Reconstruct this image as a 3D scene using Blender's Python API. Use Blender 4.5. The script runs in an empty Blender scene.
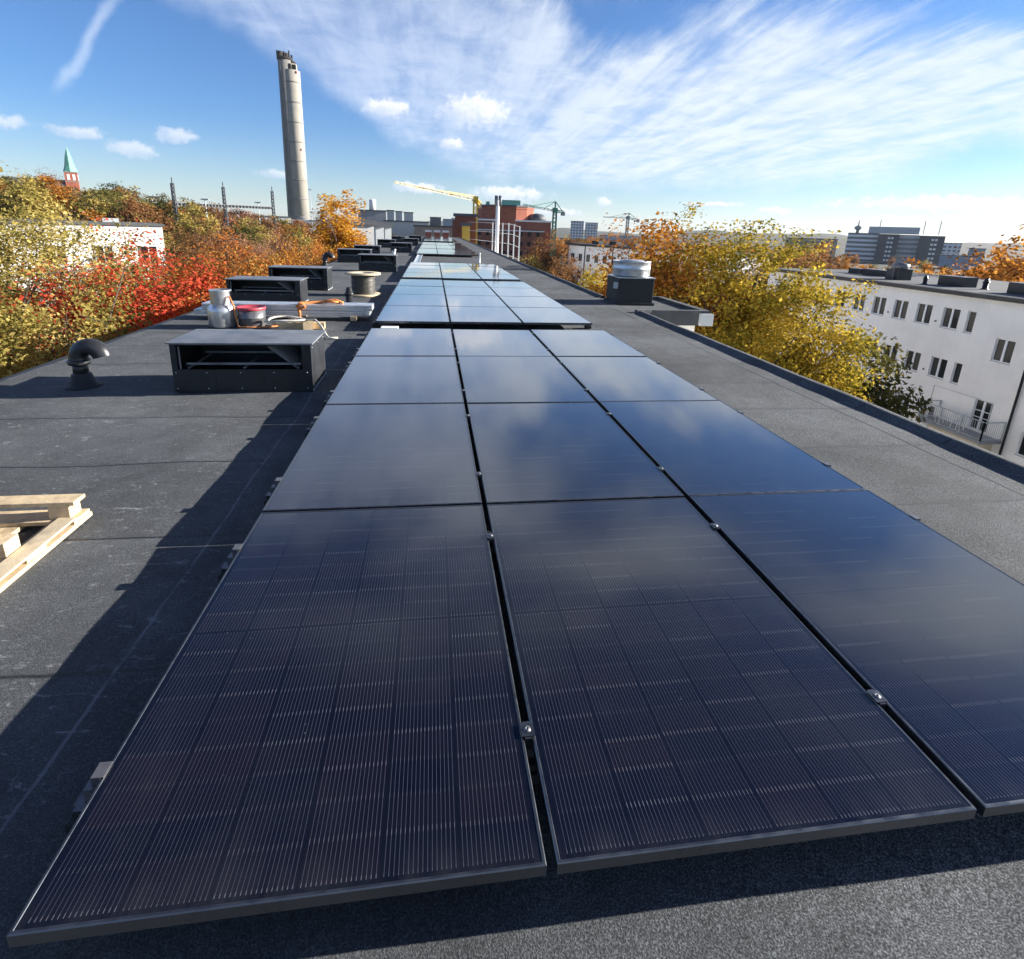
import bpy, bmesh, math, random
import numpy as np
from mathutils import Vector, Matrix
R = math.radians
scene = bpy.context.scene
col = scene.collection

# ------------------------------------------------------------------ camera, sky, sun, exposure
EYE = np.array([0.8723, -0.8606, 1.5833])
RX = np.array([0.99082467, -0.13092335, 0.03354911])
UP = np.array([0.00266371, 0.26709819, 0.96366564])
FW = np.array([0.13512724, 0.95473433, -0.26499622])
FPX, PX, PY = 527.72, 504.863, 374.16
cd = bpy.data.cameras.new("camera")
cam = bpy.data.objects.new("camera", cd)
col.objects.link(cam)
cd.sensor_fit = 'HORIZONTAL'
cd.sensor_width = 36.0
cd.lens = FPX / 1024 * 36
cd.shift_x = (512 - PX) / 1024
cd.shift_y = (PY - 479.5) / 1024
cd.clip_start = 0.05
cd.clip_end = 12000
cam.matrix_world = Matrix(((RX[0], UP[0], -FW[0], EYE[0]), (RX[1], UP[1], -FW[1], EYE[1]),
                           (RX[2], UP[2], -FW[2], EYE[2]), (0, 0, 0, 1)))
scene.camera = cam

SUN_EL, SUN_AZ = R(17.5), R(86)          # azimuth clockwise from +Y
sunv = Vector((math.cos(SUN_EL) * math.sin(SUN_AZ), math.cos(SUN_EL) * math.cos(SUN_AZ), math.sin(SUN_EL)))
sd = bpy.data.lights.new("sun", 'SUN')
sd.energy = 5.0
sd.angle = R(0.5)
sd.color = (1.0, 0.945, 0.86)
sun = bpy.data.objects.new("sun", sd)
col.objects.link(sun)
sun.rotation_euler = sunv.to_track_quat('Z', 'Y').to_euler()

vs = scene.view_settings
scene.display_settings.display_device = 'sRGB'
vs.view_transform = 'Standard'
vs.look = 'None'
vs.exposure = 1.52
vs.gamma = 1
vs.use_curve_mapping = False
scene.cycles.use_denoising = True
scene.cycles.max_bounces = 6
scene.cycles.sample_clamp_indirect = 6


class NT:
    """tiny helper for writing node trees"""
    def __init__(s, tree):
        s.t = tree
        s.n = tree.nodes
        s.l = tree.links

    def node(s, kind, **kw):
        n = s.n.new(kind)
        for k, v in kw.items():
            setattr(n, k, v)
        return n

    def put(s, sock, v):
        if v is None:
            return
        if isinstance(v, bpy.types.NodeSocket):
            s.l.new(v, sock)
        else:
            if hasattr(sock.default_value, '__len__') and not hasattr(v, '__len__'):
                v = (v,) * len(sock.default_value)
            if hasattr(sock.default_value, '__len__') and len(sock.default_value) == 4 and len(v) == 3:
                v = (*v, 1)
            sock.default_value = v

    def m(s, op, a, b=None, c=None, clamp=False):
        n = s.node('ShaderNodeMath', operation=op, use_clamp=clamp)
        s.put(n.inputs[0], a)
        s.put(n.inputs[1], b)
        s.put(n.inputs[2], c)
        return n.outputs[0]

    def vm(s, op, a, b=None):
        n = s.node('ShaderNodeVectorMath', operation=op)
        s.put(n.inputs[0], a)
        s.put(n.inputs[1], b)
        return n.outputs[0]

    def noise(s, vec, scale, detail=4, rough=0.55, dist=0.0, out=0):
        n = s.node('ShaderNodeTexNoise')
        s.put(n.inputs['Vector'], vec)
        n.inputs['Scale'].default_value = scale
        n.inputs['Detail'].default_value = detail
        n.inputs['Roughness'].default_value = rough
        n.inputs['Distortion'].default_value = dist
        return n.outputs[out]

    def smooth(s, v, lo, hi, a=0.0, b=1.0):
        n = s.node('ShaderNodeMapRange', interpolation_type='SMOOTHSTEP')
        s.put(n.inputs[0], v)
        for i, q in enumerate((lo, hi, a, b)):
            s.put(n.inputs[1 + i], q)
        return n.outputs[0]

    def mix(s, fac, a, b, blend='MIX'):
        n = s.node('ShaderNodeMix', data_type='RGBA', blend_type=blend)
        s.put(n.inputs[0], fac)
        s.put(n.inputs[6], a)
        s.put(n.inputs[7], b)
        return n.outputs[2]

    def ramp(s, fac, stops, interp='LINEAR'):
        n = s.node('ShaderNodeValToRGB')
        s.put(n.inputs[0], fac)
        cr = n.color_ramp
        cr.interpolation = interp
        while len(cr.elements) < len(stops):
            cr.elements.new(0.5)
        for e, (p, c) in zip(cr.elements, stops):
            e.position = p
            e.color = (*c, 1) if len(c) == 3 else c
        return n.outputs[0]

    def comb(s, x, y, z):
        n = s.node('ShaderNodeCombineXYZ')
        for i, v in enumerate((x, y, z)):
            s.put(n.inputs[i], v)
        return n.outputs[0]

    def sep(s, v):
        n = s.node('ShaderNodeSeparateXYZ')
        s.put(n.inputs[0], v)
        return n.outputs


def build_world():
    w = bpy.data.worlds.new("World")
    scene.world = w
    w.use_nodes = True
    t = NT(w.node_tree)
    t.n.clear()
    out = t.node('ShaderNodeOutputWorld')
    bg = t.node('ShaderNodeBackground')
    bg.inputs[1].default_value = 0.053
    t.l.new(bg.outputs[0], out.inputs[0])
    sky = t.node('ShaderNodeTexSky', sky_type='NISHITA', sun_disc=False)
    sky.sun_elevation = SUN_EL
    sky.sun_rotation = SUN_AZ
    sky.altitude = 30
    sky.air_density = 1.0
    sky.dust_density = 0.25
    sky.ozone_density = 3.0
    gen = t.node('ShaderNodeTexCoord').outputs['Generated']
    d = t.vm('NORMALIZE', gen)
    x, y, z = t.sep(d)
    DEG = 57.29578
    az = t.m('MULTIPLY', t.m('ARCTAN2', x, y), DEG)
    el = t.m('MULTIPLY', t.m('ARCSINE', z), DEG)
    zz = t.m('ADD', t.m('MAXIMUM', z, 0.0), 0.06)
    uv = t.comb(t.m('DIVIDE', x, zz), t.m('DIVIDE', y, zz), 0.0)
    # streaky high cloud: noise stretched along the direction of the wind, in the plane of the cloud deck
    mp = t.node('ShaderNodeMapping')
    mp.inputs['Rotation'].default_value = (0, 0, R(-38))
    mp.inputs['Scale'].default_value = (1.0, 0.13, 1.0)
    t.l.new(uv, mp.inputs[0])
    st = t.noise(mp.outputs[0], 2.6, 7, 0.58, 0.25)
    mp2 = t.node('ShaderNodeMapping')
    mp2.inputs['Rotation'].default_value = (0, 0, R(-32))
    mp2.inputs['Scale'].default_value = (1.0, 0.2, 1.0)
    t.l.new(uv, mp2.inputs[0])
    fib = t.noise(mp2.outputs[0], 9.0, 7, 0.68, 0.5)
    big = t.noise(uv, 0.75, 4, 0.5, 0.4)
    fine = t.noise(uv, 3.2, 6, 0.62, 0.6)
    aed = t.comb(az, el, 0.0)
    wob = t.noise(aed, 0.16, 5, 0.6)
    # lower limit of the sheet as a function of azimuth
    azn = t.m('DIVIDE', t.m('ADD', az, 60.0), 120.0, clamp=True)
    g = lambda a: (a + 60) / 120
    def curve(pts):
        return t.m('MULTIPLY', t.ramp(azn, [(g(a), (e / 30,) * 3) for a, e in pts]), 30.0)
    low = curve([(-40, 22), (-24, 16.6), (-17, 15.0), (-12, 12.3), (-3, 6.7), (4, 4.7), (13, 3.8), (27, 4.2), (40, 4.4), (48, 6.5), (60, 7)])
    upp = curve([(-40, 30), (2, 30), (6, 25), (11, 19.0), (17, 16.6), (22, 17.0), (28, 19.2), (36, 18.0), (44, 16.5), (52, 15), (60, 15)])
    wb = t.m('MULTIPLY', t.m('SUBTRACT', wob, 0.5), 4.5)
    sb = t.m('MULTIPLY', t.m('ADD', t.m('SUBTRACT', st, 0.5), t.m('MULTIPLY', t.m('SUBTRACT', fib, 0.5), 0.35)), 9.5)
    e1 = t.m('ADD', t.m('SUBTRACT', el, low), wb)
    edge_lo = t.smooth(e1, -0.35, 2.4)
    e2 = t.m('ADD', t.m('ADD', t.m('SUBTRACT', upp, el), wb), sb)
    edge_up = t.smooth(e2, -1.6, 3.2)
    body = t.m('MULTIPLY', edge_lo, edge_up)
    # density: thick and white on the right, thin veil on the left
    right = t.smooth(az, -14.0, 26.0, 0.58, 0.88)
    tex = t.smooth(t.m('ADD', t.m('ADD', t.m('MULTIPLY', st, 0.42), t.m('MULTIPLY', fib, 0.24)), t.m('MULTIPLY', fine, 0.34)), 0.36, 0.60, 0.36, 1.0)
    cir = t.m('MULTIPLY', t.m('MULTIPLY', body, right), tex)
    # scattered broken cloud overhead, outside the photograph but mirrored in the panels
    ov = t.m('MULTIPLY', t.smooth(big, 0.43, 0.62, 0.0, 0.75), t.m('MULTIPLY', t.smooth(el, 17.0, 24.0), t.smooth(el, 48.0, 34.0)))
    high = t.smooth(el, 16.0, 48.0)
    veil = t.m('MULTIPLY', t.smooth(el, 0.0, 9.0, 0.16, 0.0), 1.0)
    cirrus = t.m('MAXIMUM', cir, ov)
    base = t.mix(1.0, sky.outputs[0], t.mix(t.smooth(el, 0.0, 11.0), (0.90, 0.945, 1.06), (0.61, 0.85, 1.18)), 'MULTIPLY')
    base = t.mix(high, base, t.mix(1.0, base, (0.28, 0.35, 0.48), 'MULTIPLY'))
    base = t.mix(veil, base, (5.0, 6.6, 8.0))
    shade = t.ramp(t.smooth(az, -10.0, 26.0), [(0, (5.3, 6.0, 7.4)), (1, (6.2, 6.7, 7.1))])
    c1 = t.mix(cirrus, base, shade)
    # small heaped clouds near the horizon
    puffs = [(4.4, 11.0, 3.3, 1.35), (-4.2, 10.8, 2.3, 0.8), (-22.6, 6.8, 1.5, 0.6), (-25.9, 5.4, 1.6, 0.6), (-29.2, 6.3, 1.7, 0.45),
             (7.5, 3.5, 3.6, 0.75), (2.0, 8.0, 1.1, 0.5), (-14.2, 4.3, 1.9, 0.45), (-1.5, 3.7, 2.4, 0.5), (-35.0, 6.6, 2.4, 0.6),
             (17.6, 3.0, 0.7, 0.5), (45.0, 3.0, 8.5, 0.8), (33.5, 2.4, 1.6, 0.35), (13.0, 1.9, 2.2, 0.4), (28, 3.0, 2.4, 0.25)]
    pn = t.noise(aed, 0.75, 8, 0.66)
    pn2 = t.noise(t.vm('ADD', aed, (31.0, 17.0, 0.0)), 1.0, 8, 0.66)
    acc = None
    top = None
    for a0, e0, ra, re in puffs:
        da = t.m('DIVIDE', t.m('ADD', t.m('SUBTRACT', az, a0), t.m('MULTIPLY', t.m('SUBTRACT', pn, 0.5), ra * 2.6)), ra)
        de = t.m('DIVIDE', t.m('ADD', t.m('SUBTRACT', el, e0), t.m('MULTIPLY', t.m('SUBTRACT', pn2, 0.5), re * 2.8)), re)
        q = t.m('ADD', t.m('MULTIPLY', da, da), t.m('MULTIPLY', de, de))
        k = t.smooth(q, 1.7, 0.15, 0.0, 0.62 if a0 < -10 else 0.85)
        h = t.m('MULTIPLY', k, t.smooth(t.m('ADD', t.m('MULTIPLY', de, 0.8), t.m('MULTIPLY', da, 0.6)), -0.9, 0.7))
        acc = k if acc is None else t.m('MAXIMUM', acc, k)
        top = h if top is None else t.m('MAXIMUM', top, h)
    pc = t.mix(top, (4.9, 5.5, 6.7), (8.2, 8.15, 8.0))
    c2 = t.mix(acc, c1, pc)
    # an old contrail drifting apart
    line = t.m('ADD', t.m('SUBTRACT', az, -30.1), t.m('MULTIPLY', t.m('SUBTRACT', el, 9.0), -0.63))
    line = t.m('ADD', line, t.m('MULTIPLY', t.m('SUBTRACT', wob, 0.5), 2.2))
    tr = t.m('MULTIPLY', t.smooth(t.m('ABSOLUTE', line), 0.75, 0.0, 0.0, 0.34),
             t.m('MULTIPLY', t.smooth(el, 8.5, 10.5), t.smooth(el, 18.0, 14.5)))
    c3 = t.mix(tr, c2, (6.6, 7.4, 8.4))
    t.l.new(c3, bg.inputs[0])


build_world()

# ------------------------------------------------------------------ helpers
def ray(px, py):
    a, b = (px - PX) / FPX, -(py - PY) / FPX
    return FW + a * RX + b * UP

def at_dist(px, py, D):
    """the point that lies D metres away (in plan) in the direction of a pixel of the photograph"""
    d = ray(px, py)
    return Vector(EYE + d * D / math.hypot(d[0], d[1]))

def tag(o, label=None, cat=None, group=None, kind=None):
    for k, v in (('label', label), ('category', cat), ('group', group), ('kind', kind)):
        if v:
            o[k] = v
    return o

def empty(name, loc, label, cat, group=None, rz=0.0):
    o = bpy.data.objects.new(name, None)
    col.objects.link(o)
    o.empty_display_size = 0.2
    o.location = loc
    o.rotation_euler = (0, 0, rz)
    return tag(o, label, cat, group)

def copy_tree(o, parent=None):
    c = o.copy()
    col.objects.link(c)
    c.parent = parent
    for ch in o.children:
        copy_tree(ch, c)
    return c


class MB:
    """mesh builder: collects shapes, links them as one mesh object"""
    def __init__(s):
        s.v, s.f, s.sm = [], [], []

    def add(s, vs, fs, smooth=False, M=None):
        n = len(s.v)
        for p in vs:
            p = Vector(p)
            s.v.append(tuple(M @ p if M else p))
        for f in fs:
            s.f.append(tuple(i + n for i in f))
            s.sm.append(smooth)
        return s

    def box(s, x0, y0, z0, x1, y1, z1, M=None, bev=0.0):
        if bev <= 0:
            vs = [(x0, y0, z0), (x1, y0, z0), (x1, y1, z0), (x0, y1, z0), (x0, y0, z1), (x1, y0, z1), (x1, y1, z1), (x0, y1, z1)]
            return s.add(vs, [(0, 3, 2, 1), (4, 5, 6, 7), (0, 1, 5, 4), (1, 2, 6, 5), (2, 3, 7, 6), (3, 0, 4, 7)], M=M)
        bm = bmesh.new()
        bmesh.ops.create_cube(bm, size=1)
        for v in bm.verts:
            v.co = Vector((x0 + (v.co.x + .5) * (x1 - x0), y0 + (v.co.y + .5) * (y1 - y0), z0 + (v.co.z + .5) * (z1 - z0)))
        bmesh.ops.bevel(bm, geom=bm.edges[:], offset=bev, segments=2, affect='EDGES', profile=0.6)
        bm.verts.index_update()
        s.add([v.co.copy() for v in bm.verts], [[v.index for v in f.verts] for f in bm.faces], M=M)
        bm.free()
        return s

    def quad(s, *p, M=None):
        return s.add(p, [tuple(range(len(p)))], M=M)

    def lathe(s, prof, seg=24, M=None, smooth=True, a0=0.0, a1=2 * math.pi, sx=1, sy=1):
        full = abs(a1 - a0 - 2 * math.pi) < 1e-6
        m = seg if full else seg + 1
        vs = []
        for r, z in prof:
            for k in range(m):
                a = a0 + (a1 - a0) * k / seg
                vs.append((r * math.cos(a) * sx, r * math.sin(a) * sy, z))
        fs = []
        for i in range(len(prof) - 1):
            for k in range(seg):
                k2 = (k + 1) % m
                fs.append((i * m + k, i * m + k2, (i + 1) * m + k2, (i + 1) * m + k))
        if full:
            if prof[0][0] > 1e-5:
                fs.append(tuple(range(m))[::-1])
            if prof[-1][0] > 1e-5:
                fs.append(tuple((len(prof) - 1) * m + k for k in range(m)))
        return s.add(vs, fs, smooth, M)

    def tube(s, pts, r, seg=8, M=None, caps=True, smooth=True):
        pts = [Vector(p) for p in pts]
        rs = r if hasattr(r, '__len__') else [r] * len(pts)
        vs, fs = [], []
        prev = None
        for i, p in enumerate(pts):
            tdir = (pts[min(i + 1, len(pts) - 1)] - pts[max(i - 1, 0)])
            if tdir.length < 1e-9:
                tdir = Vector((0, 0, 1))
            tdir.normalize()
            if prev is None:
                prev = tdir.orthogonal().normalized()
            n1 = prev - tdir * prev.dot(tdir)
            if n1.length < 1e-6:
                n1 = tdir.orthogonal()
            n1.normalize()
            prev = n1
            n2 = tdir.cross(n1)
            for k in range(seg):
                a = 2 * math.pi * k / seg
                vs.append(p + (n1 * math.cos(a) + n2 * math.sin(a)) * rs[i])
        for i in range(len(pts) - 1):
            for k in range(seg):
                k2 = (k + 1) % seg
                fs.append((i * seg + k, i * seg + k2, (i + 1) * seg + k2, (i + 1) * seg + k))
        if caps:
            fs.append(tuple(range(seg))[::-1])
            fs.append(tuple((len(pts) - 1) * seg + k for k in range(seg)))
        return s.add(vs, fs, smooth, M)

    def bar(s, a, b, w, M=None):
        return s.tube([a, b], w * 0.7071, 4, M, smooth=False)

    def build(s, name, mat, parent=None, loc=None):
        me = bpy.data.meshes.new(name)
        me.from_pydata(s.v, [], s.f)
        me.polygons.foreach_set('use_smooth', s.sm)
        me.materials.append(mat)
        me.update()
        o = bpy.data.objects.new(name, me)
        col.objects.link(o)
        if parent is not None:
            o.parent = parent
        if loc is not None:
            o.location = loc
        return o


def np_mesh(name, V, F, mat, parent=None, smooth=False):
    me = bpy.data.meshes.new(name)
    n, k = len(V), F.shape[1]
    me.vertices.add(n)
    me.vertices.foreach_set('co', V.astype(np.float32).ravel())
    me.loops.add(F.size)
    me.loops.foreach_set('vertex_index', F.astype(np.int32).ravel())
    me.polygons.add(len(F))
    me.polygons.foreach_set('loop_start', np.arange(0, F.size, k, dtype=np.int32))
    me.polygons.foreach_set('use_smooth', np.full(len(F), smooth))
    me.update(calc_edges=True)
    me.validate()
    me.materials.append(mat)
    o = bpy.data.objects.new(name, me)
    col.objects.link(o)
    if parent is not None:
        o.parent = parent
    return o


# ------------------------------------------------------------------ materials
def new_mat(name):
    m = bpy.data.materials.new(name)
    m.use_nodes = True
    t = NT(m.node_tree)
    b = t.n['Principled BSDF']
    return m, t, b

def mat(name, c, rough=0.6, metal=0.0, var=0.15, scale=8.0, bump=0.0, bscale=None, spec=0.5, c2=None):
    m, t, b = new_mat(name)
    oc = t.node('ShaderNodeTexCoord').outputs['Object']
    n = t.noise(oc, scale, 5, 0.6)
    dark = c2 or tuple(max(0, q * (1 - 2 * var)) for q in c)
    cc = t.ramp(n, [(0.28, dark), (0.5, c), (0.75, tuple(min(1, q * (1 + var)) for q in c))])
    t.put(b.inputs['Base Color'], cc)
    t.put(b.inputs['Roughness'], t.smooth(n, 0.3, 0.7, max(0.02, rough - 0.07), min(1, rough + 0.07)))
    b.inputs['Metallic'].default_value = metal
    b.inputs['Specular IOR Level'].default_value = spec
    if bump:
        bn = t.node('ShaderNodeBump')
        bn.inputs['Strength'].default_value = bump
        bn.inputs['Distance'].default_value = 0.01
        t.put(bn.inputs['Height'], t.noise(oc, bscale or scale * 6, 4, 0.6))
        t.l.new(bn.outputs[0], b.inputs['Normal'])
    return m

def render_material():
    m, t, b = new_mat('white_render_stained')
    oc = t.node('ShaderNodeTexCoord').outputs['Object']
    n = t.noise(oc, 0.5, 6, 0.6)
    v = t.noise(t.vm('MULTIPLY', oc, (2.2, 2.2, 0.16)), 1.6, 5, 0.65)
    f = t.noise(oc, 26.0, 3, 0.6)
    k = t.m('MULTIPLY', t.smooth(n, 0.3, 0.7, 0.93, 1.03), t.smooth(v, 0.45, 0.75, 1.0, 0.955))
    k = t.m('MULTIPLY', k, t.smooth(f, 0.3, 0.7, 0.96, 1.03))
    t.put(b.inputs['Base Color'], t.vm('MULTIPLY', (0.88, 0.86, 0.82), t.comb(k, k, k)))
    b.inputs['Roughness'].default_value = 0.9
    b.inputs['Specular IOR Level'].default_value = 0.2
    bn = t.node('ShaderNodeBump')
    bn.inputs['Strength'].default_value = 0.3
    t.put(bn.inputs['Height'], f)
    bn.inputs['Distance'].default_value = 0.01
    t.l.new(bn.outputs[0], b.inputs['Normal'])
    return m

def felt_material():
    m, t, b = new_mat("roofing_felt")
    oc = t.node('ShaderNodeTexCoord').outputs['Object']
    x, y, z = t.sep(oc)
    big = t.noise(oc, 0.7, 5, 0.6, 0.3)
    mid = t.noise(oc, 5.0, 6, 0.65)
    gran = t.noise(oc, 210.0, 2, 0.7)
    gran2 = t.noise(oc, 60.0, 3, 0.7)
    # each roll of felt weathers on its own
    wob = t.m('MULTIPLY', t.m('SUBTRACT', t.noise(oc, 1.6, 3), 0.5), 0.05)
    yy = t.m('ADD', t.m('SUBTRACT', y, 0.855), wob)
    cell = t.m('FLOOR', t.m('DIVIDE', yy, 0.9))
    wn = t.node('ShaderNodeTexWhiteNoise', noise_dimensions='1D')
    t.put(wn.inputs['W'], cell)
    fr = t.m('FLOORED_MODULO', yy, 0.9)
    dist = t.m('MINIMUM', fr, t.m('SUBTRACT', 0.9, fr))
    seam = t.smooth(dist, 0.011, 0.003)
    near = t.smooth(y, 0.25, 0.4)
    seam = t.m('MULTIPLY', seam, near)
    lap = t.m('MULTIPLY', t.smooth(fr, 0.0, 0.10, 1.0, 0.0), near)
    xs = t.m('ABSOLUTE', t.m('SUBTRACT', t.m('ADD', x, wob), 4.74))
    seam = t.m('MAXIMUM', seam, t.m('MULTIPLY', t.smooth(xs, 0.014, 0.004), t.smooth(x, 4.0, 4.2)))
    seam = t.m('MULTIPLY', seam, t.smooth(mid, 0.30, 0.5, 0.45, 1.0))
    k = t.m('MULTIPLY', t.smooth(big, 0.3, 0.7, 0.74, 1.28), t.smooth(mid, 0.25, 0.75, 0.86, 1.16))
    k = t.m('MULTIPLY', k, t.m('ADD', 0.94, t.m('MULTIPLY', wn.outputs[0], 0.12)))
    sp = t.m('ADD', 0.30, t.m('MULTIPLY', t.m('POWER', t.smooth(gran, 0.30, 0.74), 1.6), 2.0))
    sp = t.m('MULTIPLY', sp, t.smooth(gran2, 0.3, 0.7, 0.75, 1.25))
    soft = t.smooth(x, 0.2, 2.4, 0.5, 1.0)
    sp = t.m('ADD', t.m('MULTIPLY', sp, soft), t.m('MULTIPLY', t.m('SUBTRACT', 1.0, soft), 0.86))
    k = t.m('MULTIPLY', k, sp)
    base = t.vm('MULTIPLY', (0.088, 0.094, 0.100), t.comb(k, k, k))
    # chalky scuffs and boot scrapes on the trafficked side
    def scratch(rot, sc, lo):
        mp = t.node('ShaderNodeMapping')
        mp.inputs['Rotation'].default_value = (0, 0, R(rot))
        mp.inputs['Scale'].default_value = (sc * 2.4, sc * 6.5, sc)
        t.l.new(oc, mp.inputs[0])
        return t.smooth(t.noise(mp.outputs[0], 1.7, 6, 0.68, 2.4), lo, lo + 0.10)
    sc = t.m('MAXIMUM', scratch(24, 1.0, 0.60), t.m('MAXIMUM', scratch(-62, 1.2, 0.605), scratch(85, 0.8, 0.61)))
    sc = t.m('MULTIPLY', sc, t.smooth(x, 0.6, -0.4))
    sc = t.m('MULTIPLY', sc, t.smooth(gran2, 0.36, 0.60, 0.1, 0.75))
    c = t.mix(sc, base, (0.30, 0.31, 0.32))
    c = t.mix(t.m('MULTIPLY', lap, 0.25), c, (0.045, 0.047, 0.052))
    c = t.mix(t.m('MULTIPLY', seam, 0.92), c, (0.012, 0.012, 0.013))
    # a chalk line snapped beside the panels
    ch = t.m('ABSOLUTE', t.m('ADD', t.m('ADD', x, 0.27), t.m('MULTIPLY', wob, 1.2)))
    ch = t.m('MULTIPLY', t.smooth(ch, 0.009, 0.003), t.smooth(mid, 0.38, 0.55, 0.1, 0.55))
    c = t.mix(ch, c, (0.22, 0.24, 0.27))
    t.put(b.inputs['Base Color'], c)
    t.put(b.inputs['Roughness'], t.m('SUBTRACT', 0.92, t.m('MULTIPLY', seam, 0.5)))
    b.inputs['Specular IOR Level'].default_value = 0.30
    h = t.m('ADD', t.m('MULTIPLY', gran, 0.6), t.m('MULTIPLY', gran2, 0.5))
    h = t.m('ADD', h, t.m('MULTIPLY', lap, 1.2))
    bn = t.node('ShaderNodeBump')
    bn.inputs['Strength'].default_value = 0.75
    bn.inputs['Distance'].default_value = 0.004
    t.put(bn.inputs['Height'], h)
    t.l.new(bn.outputs[0], b.inputs['Normal'])
    return m

PW, PL, PT = 1.134, 1.689, 0.035

def cell_material():
    m, t, b = new_mat("solar_cells_under_glass")
    oc = t.node('ShaderNodeTexCoord').outputs['Object']
    x, y, z = t.sep(oc)
    mx, my = 0.020, 0.019
    cw = (PW - 2 * mx) / 6
    half = (PL - 2 * my - 0.012) / 2
    chh = half / 9
    xx = t.m('SUBTRACT', x, mx)
    cx = t.m('FLOORED_MODULO', xx, cw)
    dx = t.m('MINIMUM', cx, t.m('SUBTRACT', cw, cx))
    colgap = t.smooth(dx, 0.0036, 0.0024)
    upper = t.m('GREATER_THAN', y, PL / 2)
    y0 = t.m('ADD', my, t.m('MULTIPLY', upper, half + 0.012))
    yy = t.m('SUBTRACT', y, y0)
    cy = t.m('FLOORED_MODULO', yy, chh)
    dy = t.m('MINIMUM', cy, t.m('SUBTRACT', chh, cy))
    rowgap = t.smooth(dy, 0.0016, 0.0008)
    midgap = t.smooth(t.m('ABSOLUTE', t.m('SUBTRACT', y, PL / 2)), 0.0068, 0.0055)
    inside = t.m('MULTIPLY', t.m('MULTIPLY', t.m('GREATER_THAN', xx, 0.0), t.m('LESS_THAN', xx, PW - 2 * mx)),
                 t.m('MULTIPLY', t.m('GREATER_THAN', y, my), t.m('LESS_THAN', y, PL - my)))
    # thin round wires along each string of cells
    nw = 16
    pitch = (cw - 0.0064) / nw
    wx = t.m('ABSOLUTE', t.m('SUBTRACT', t.m('FLOORED_MODULO', t.m('SUBTRACT', cx, 0.0032), pitch), pitch / 2))
    hsh = t.node('ShaderNodeTexWhiteNoise', noise_dimensions='3D')
    oi = t.node('ShaderNodeObjectInfo')
    t.put(hsh.inputs['Vector'], t.comb(t.m('FLOOR', t.m('DIVIDE', xx, cw)), t.m('ADD', t.m('ROUND', t.m('DIVIDE', yy, chh)), t.m('MULTIPLY', upper, 57.0)), t.m('MULTIPLY', oi.outputs['Random'], 41.0)))
    shift = t.m('MULTIPLY', t.m('SUBTRACT', t.sep(hsh.outputs['Color'])[1], 0.5), 0.006)
    sdy = t.m('SUBTRACT', t.m('FLOORED_MODULO', t.m('ADD', cy, chh / 2), chh), chh / 2)
    wide = t.m('MULTIPLY', t.smooth(t.m('ABSOLUTE', t.m('ADD', sdy, shift)), 0.0085, 0.004), t.smooth(hsh.outputs['Value'], 0.15, 0.95, 0.22, 0.85))
    wire = t.smooth(wx, t.m('ADD', 0.00085, t.m('MULTIPLY', wide, 0.0005)), 0.0005)
    wire = t.m('MULTIPLY', wire, t.m('SUBTRACT', 1.0, t.m('MAXIMUM', colgap, midgap)))
    wire = t.m('MULTIPLY', wire, inside)
    # cells of slightly different blue-black
    cell = t.comb(t.m('FLOOR', t.m('DIVIDE', xx, cw)), t.m('ADD', t.m('FLOOR', t.m('DIVIDE', yy, chh)), t.m('MULTIPLY', upper, 31.0)), 0.0)
    wn = t.node('ShaderNodeTexWhiteNoise', noise_dimensions='3D')
    t.put(wn.inputs['Vector'], t.vm('ADD', cell, t.comb(t.m('MULTIPLY', oi.outputs['Random'], 97.0), 0.0, 0.0)))
    cellc = t.ramp(wn.outputs['Value'], [(0, (0.0034, 0.0042, 0.0085)), (0.5, (0.0044, 0.0048, 0.0092)), (1, (0.0066, 0.0055, 0.0095))])
    gap = t.m('MAXIMUM', t.m('MAXIMUM', colgap, t.m('MULTIPLY', rowgap, 0.4)), t.m('MAXIMUM', midgap, t.m('SUBTRACT', 1.0, inside)))
    c = t.mix(gap, cellc, (0.0035, 0.004, 0.007))
    wcol = t.mix(wide, (0.050, 0.050, 0.062), (0.150, 0.143, 0.155))
    c = t.mix(wire, c, wcol)
    # dust
    dn = t.noise(t.vm('ADD', oc, t.comb(t.m('MULTIPLY', oi.outputs['Random'], 13.0), 0.0, 0.0)), 3.0, 6, 0.65)
    dn2 = t.noise(t.vm('MULTIPLY', oc, (9.0, 0.9, 1.0)), 1.5, 5, 0.7, 0.6)
    low_edge = t.m('MULTIPLY', t.smooth(y, 0.10, 0.012), 0.03)
    dust = t.m('ADD', t.m('MULTIPLY', t.smooth(dn, 0.42, 0.80, 0.0, 0.026), t.smooth(dn2, 0.35, 0.65, 0.3, 1.0)), t.m('MULTIPLY', low_edge, t.smooth(dn2, 0.3, 0.7)))
    sp = t.node('ShaderNodeTexVoronoi')
    sp.inputs['Scale'].default_value = 22.0
    t.l.new(oc, sp.inputs[0])
    spot = t.m('MULTIPLY', t.smooth(sp.outputs['Distance'], 0.055, 0.03), t.m('GREATER_THAN', t.sep(sp.outputs['Color'])[0], 0.86))
    c = t.mix(t.m('MAXIMUM', dust, t.m('MULTIPLY', spot, 0.35)), c, (0.30, 0.30, 0.31))
    t.put(b.inputs['Base Color'], c)
    t.put(b.inputs['Roughness'], t.smooth(dn, 0.3, 0.8, 0.075, 0.15))
    b.inputs['IOR'].default_value = 1.5
    b.inputs['Coat Weight'].default_value = 1.0
    b.inputs['Coat Roughness'].default_value = 0.05
    b.inputs['Coat IOR'].default_value = 1.5
    bn = t.node('ShaderNodeBump')
    bn.inputs['Strength'].default_value = 0.05
    bn.inputs['Distance'].default_value = 0.02
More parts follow.
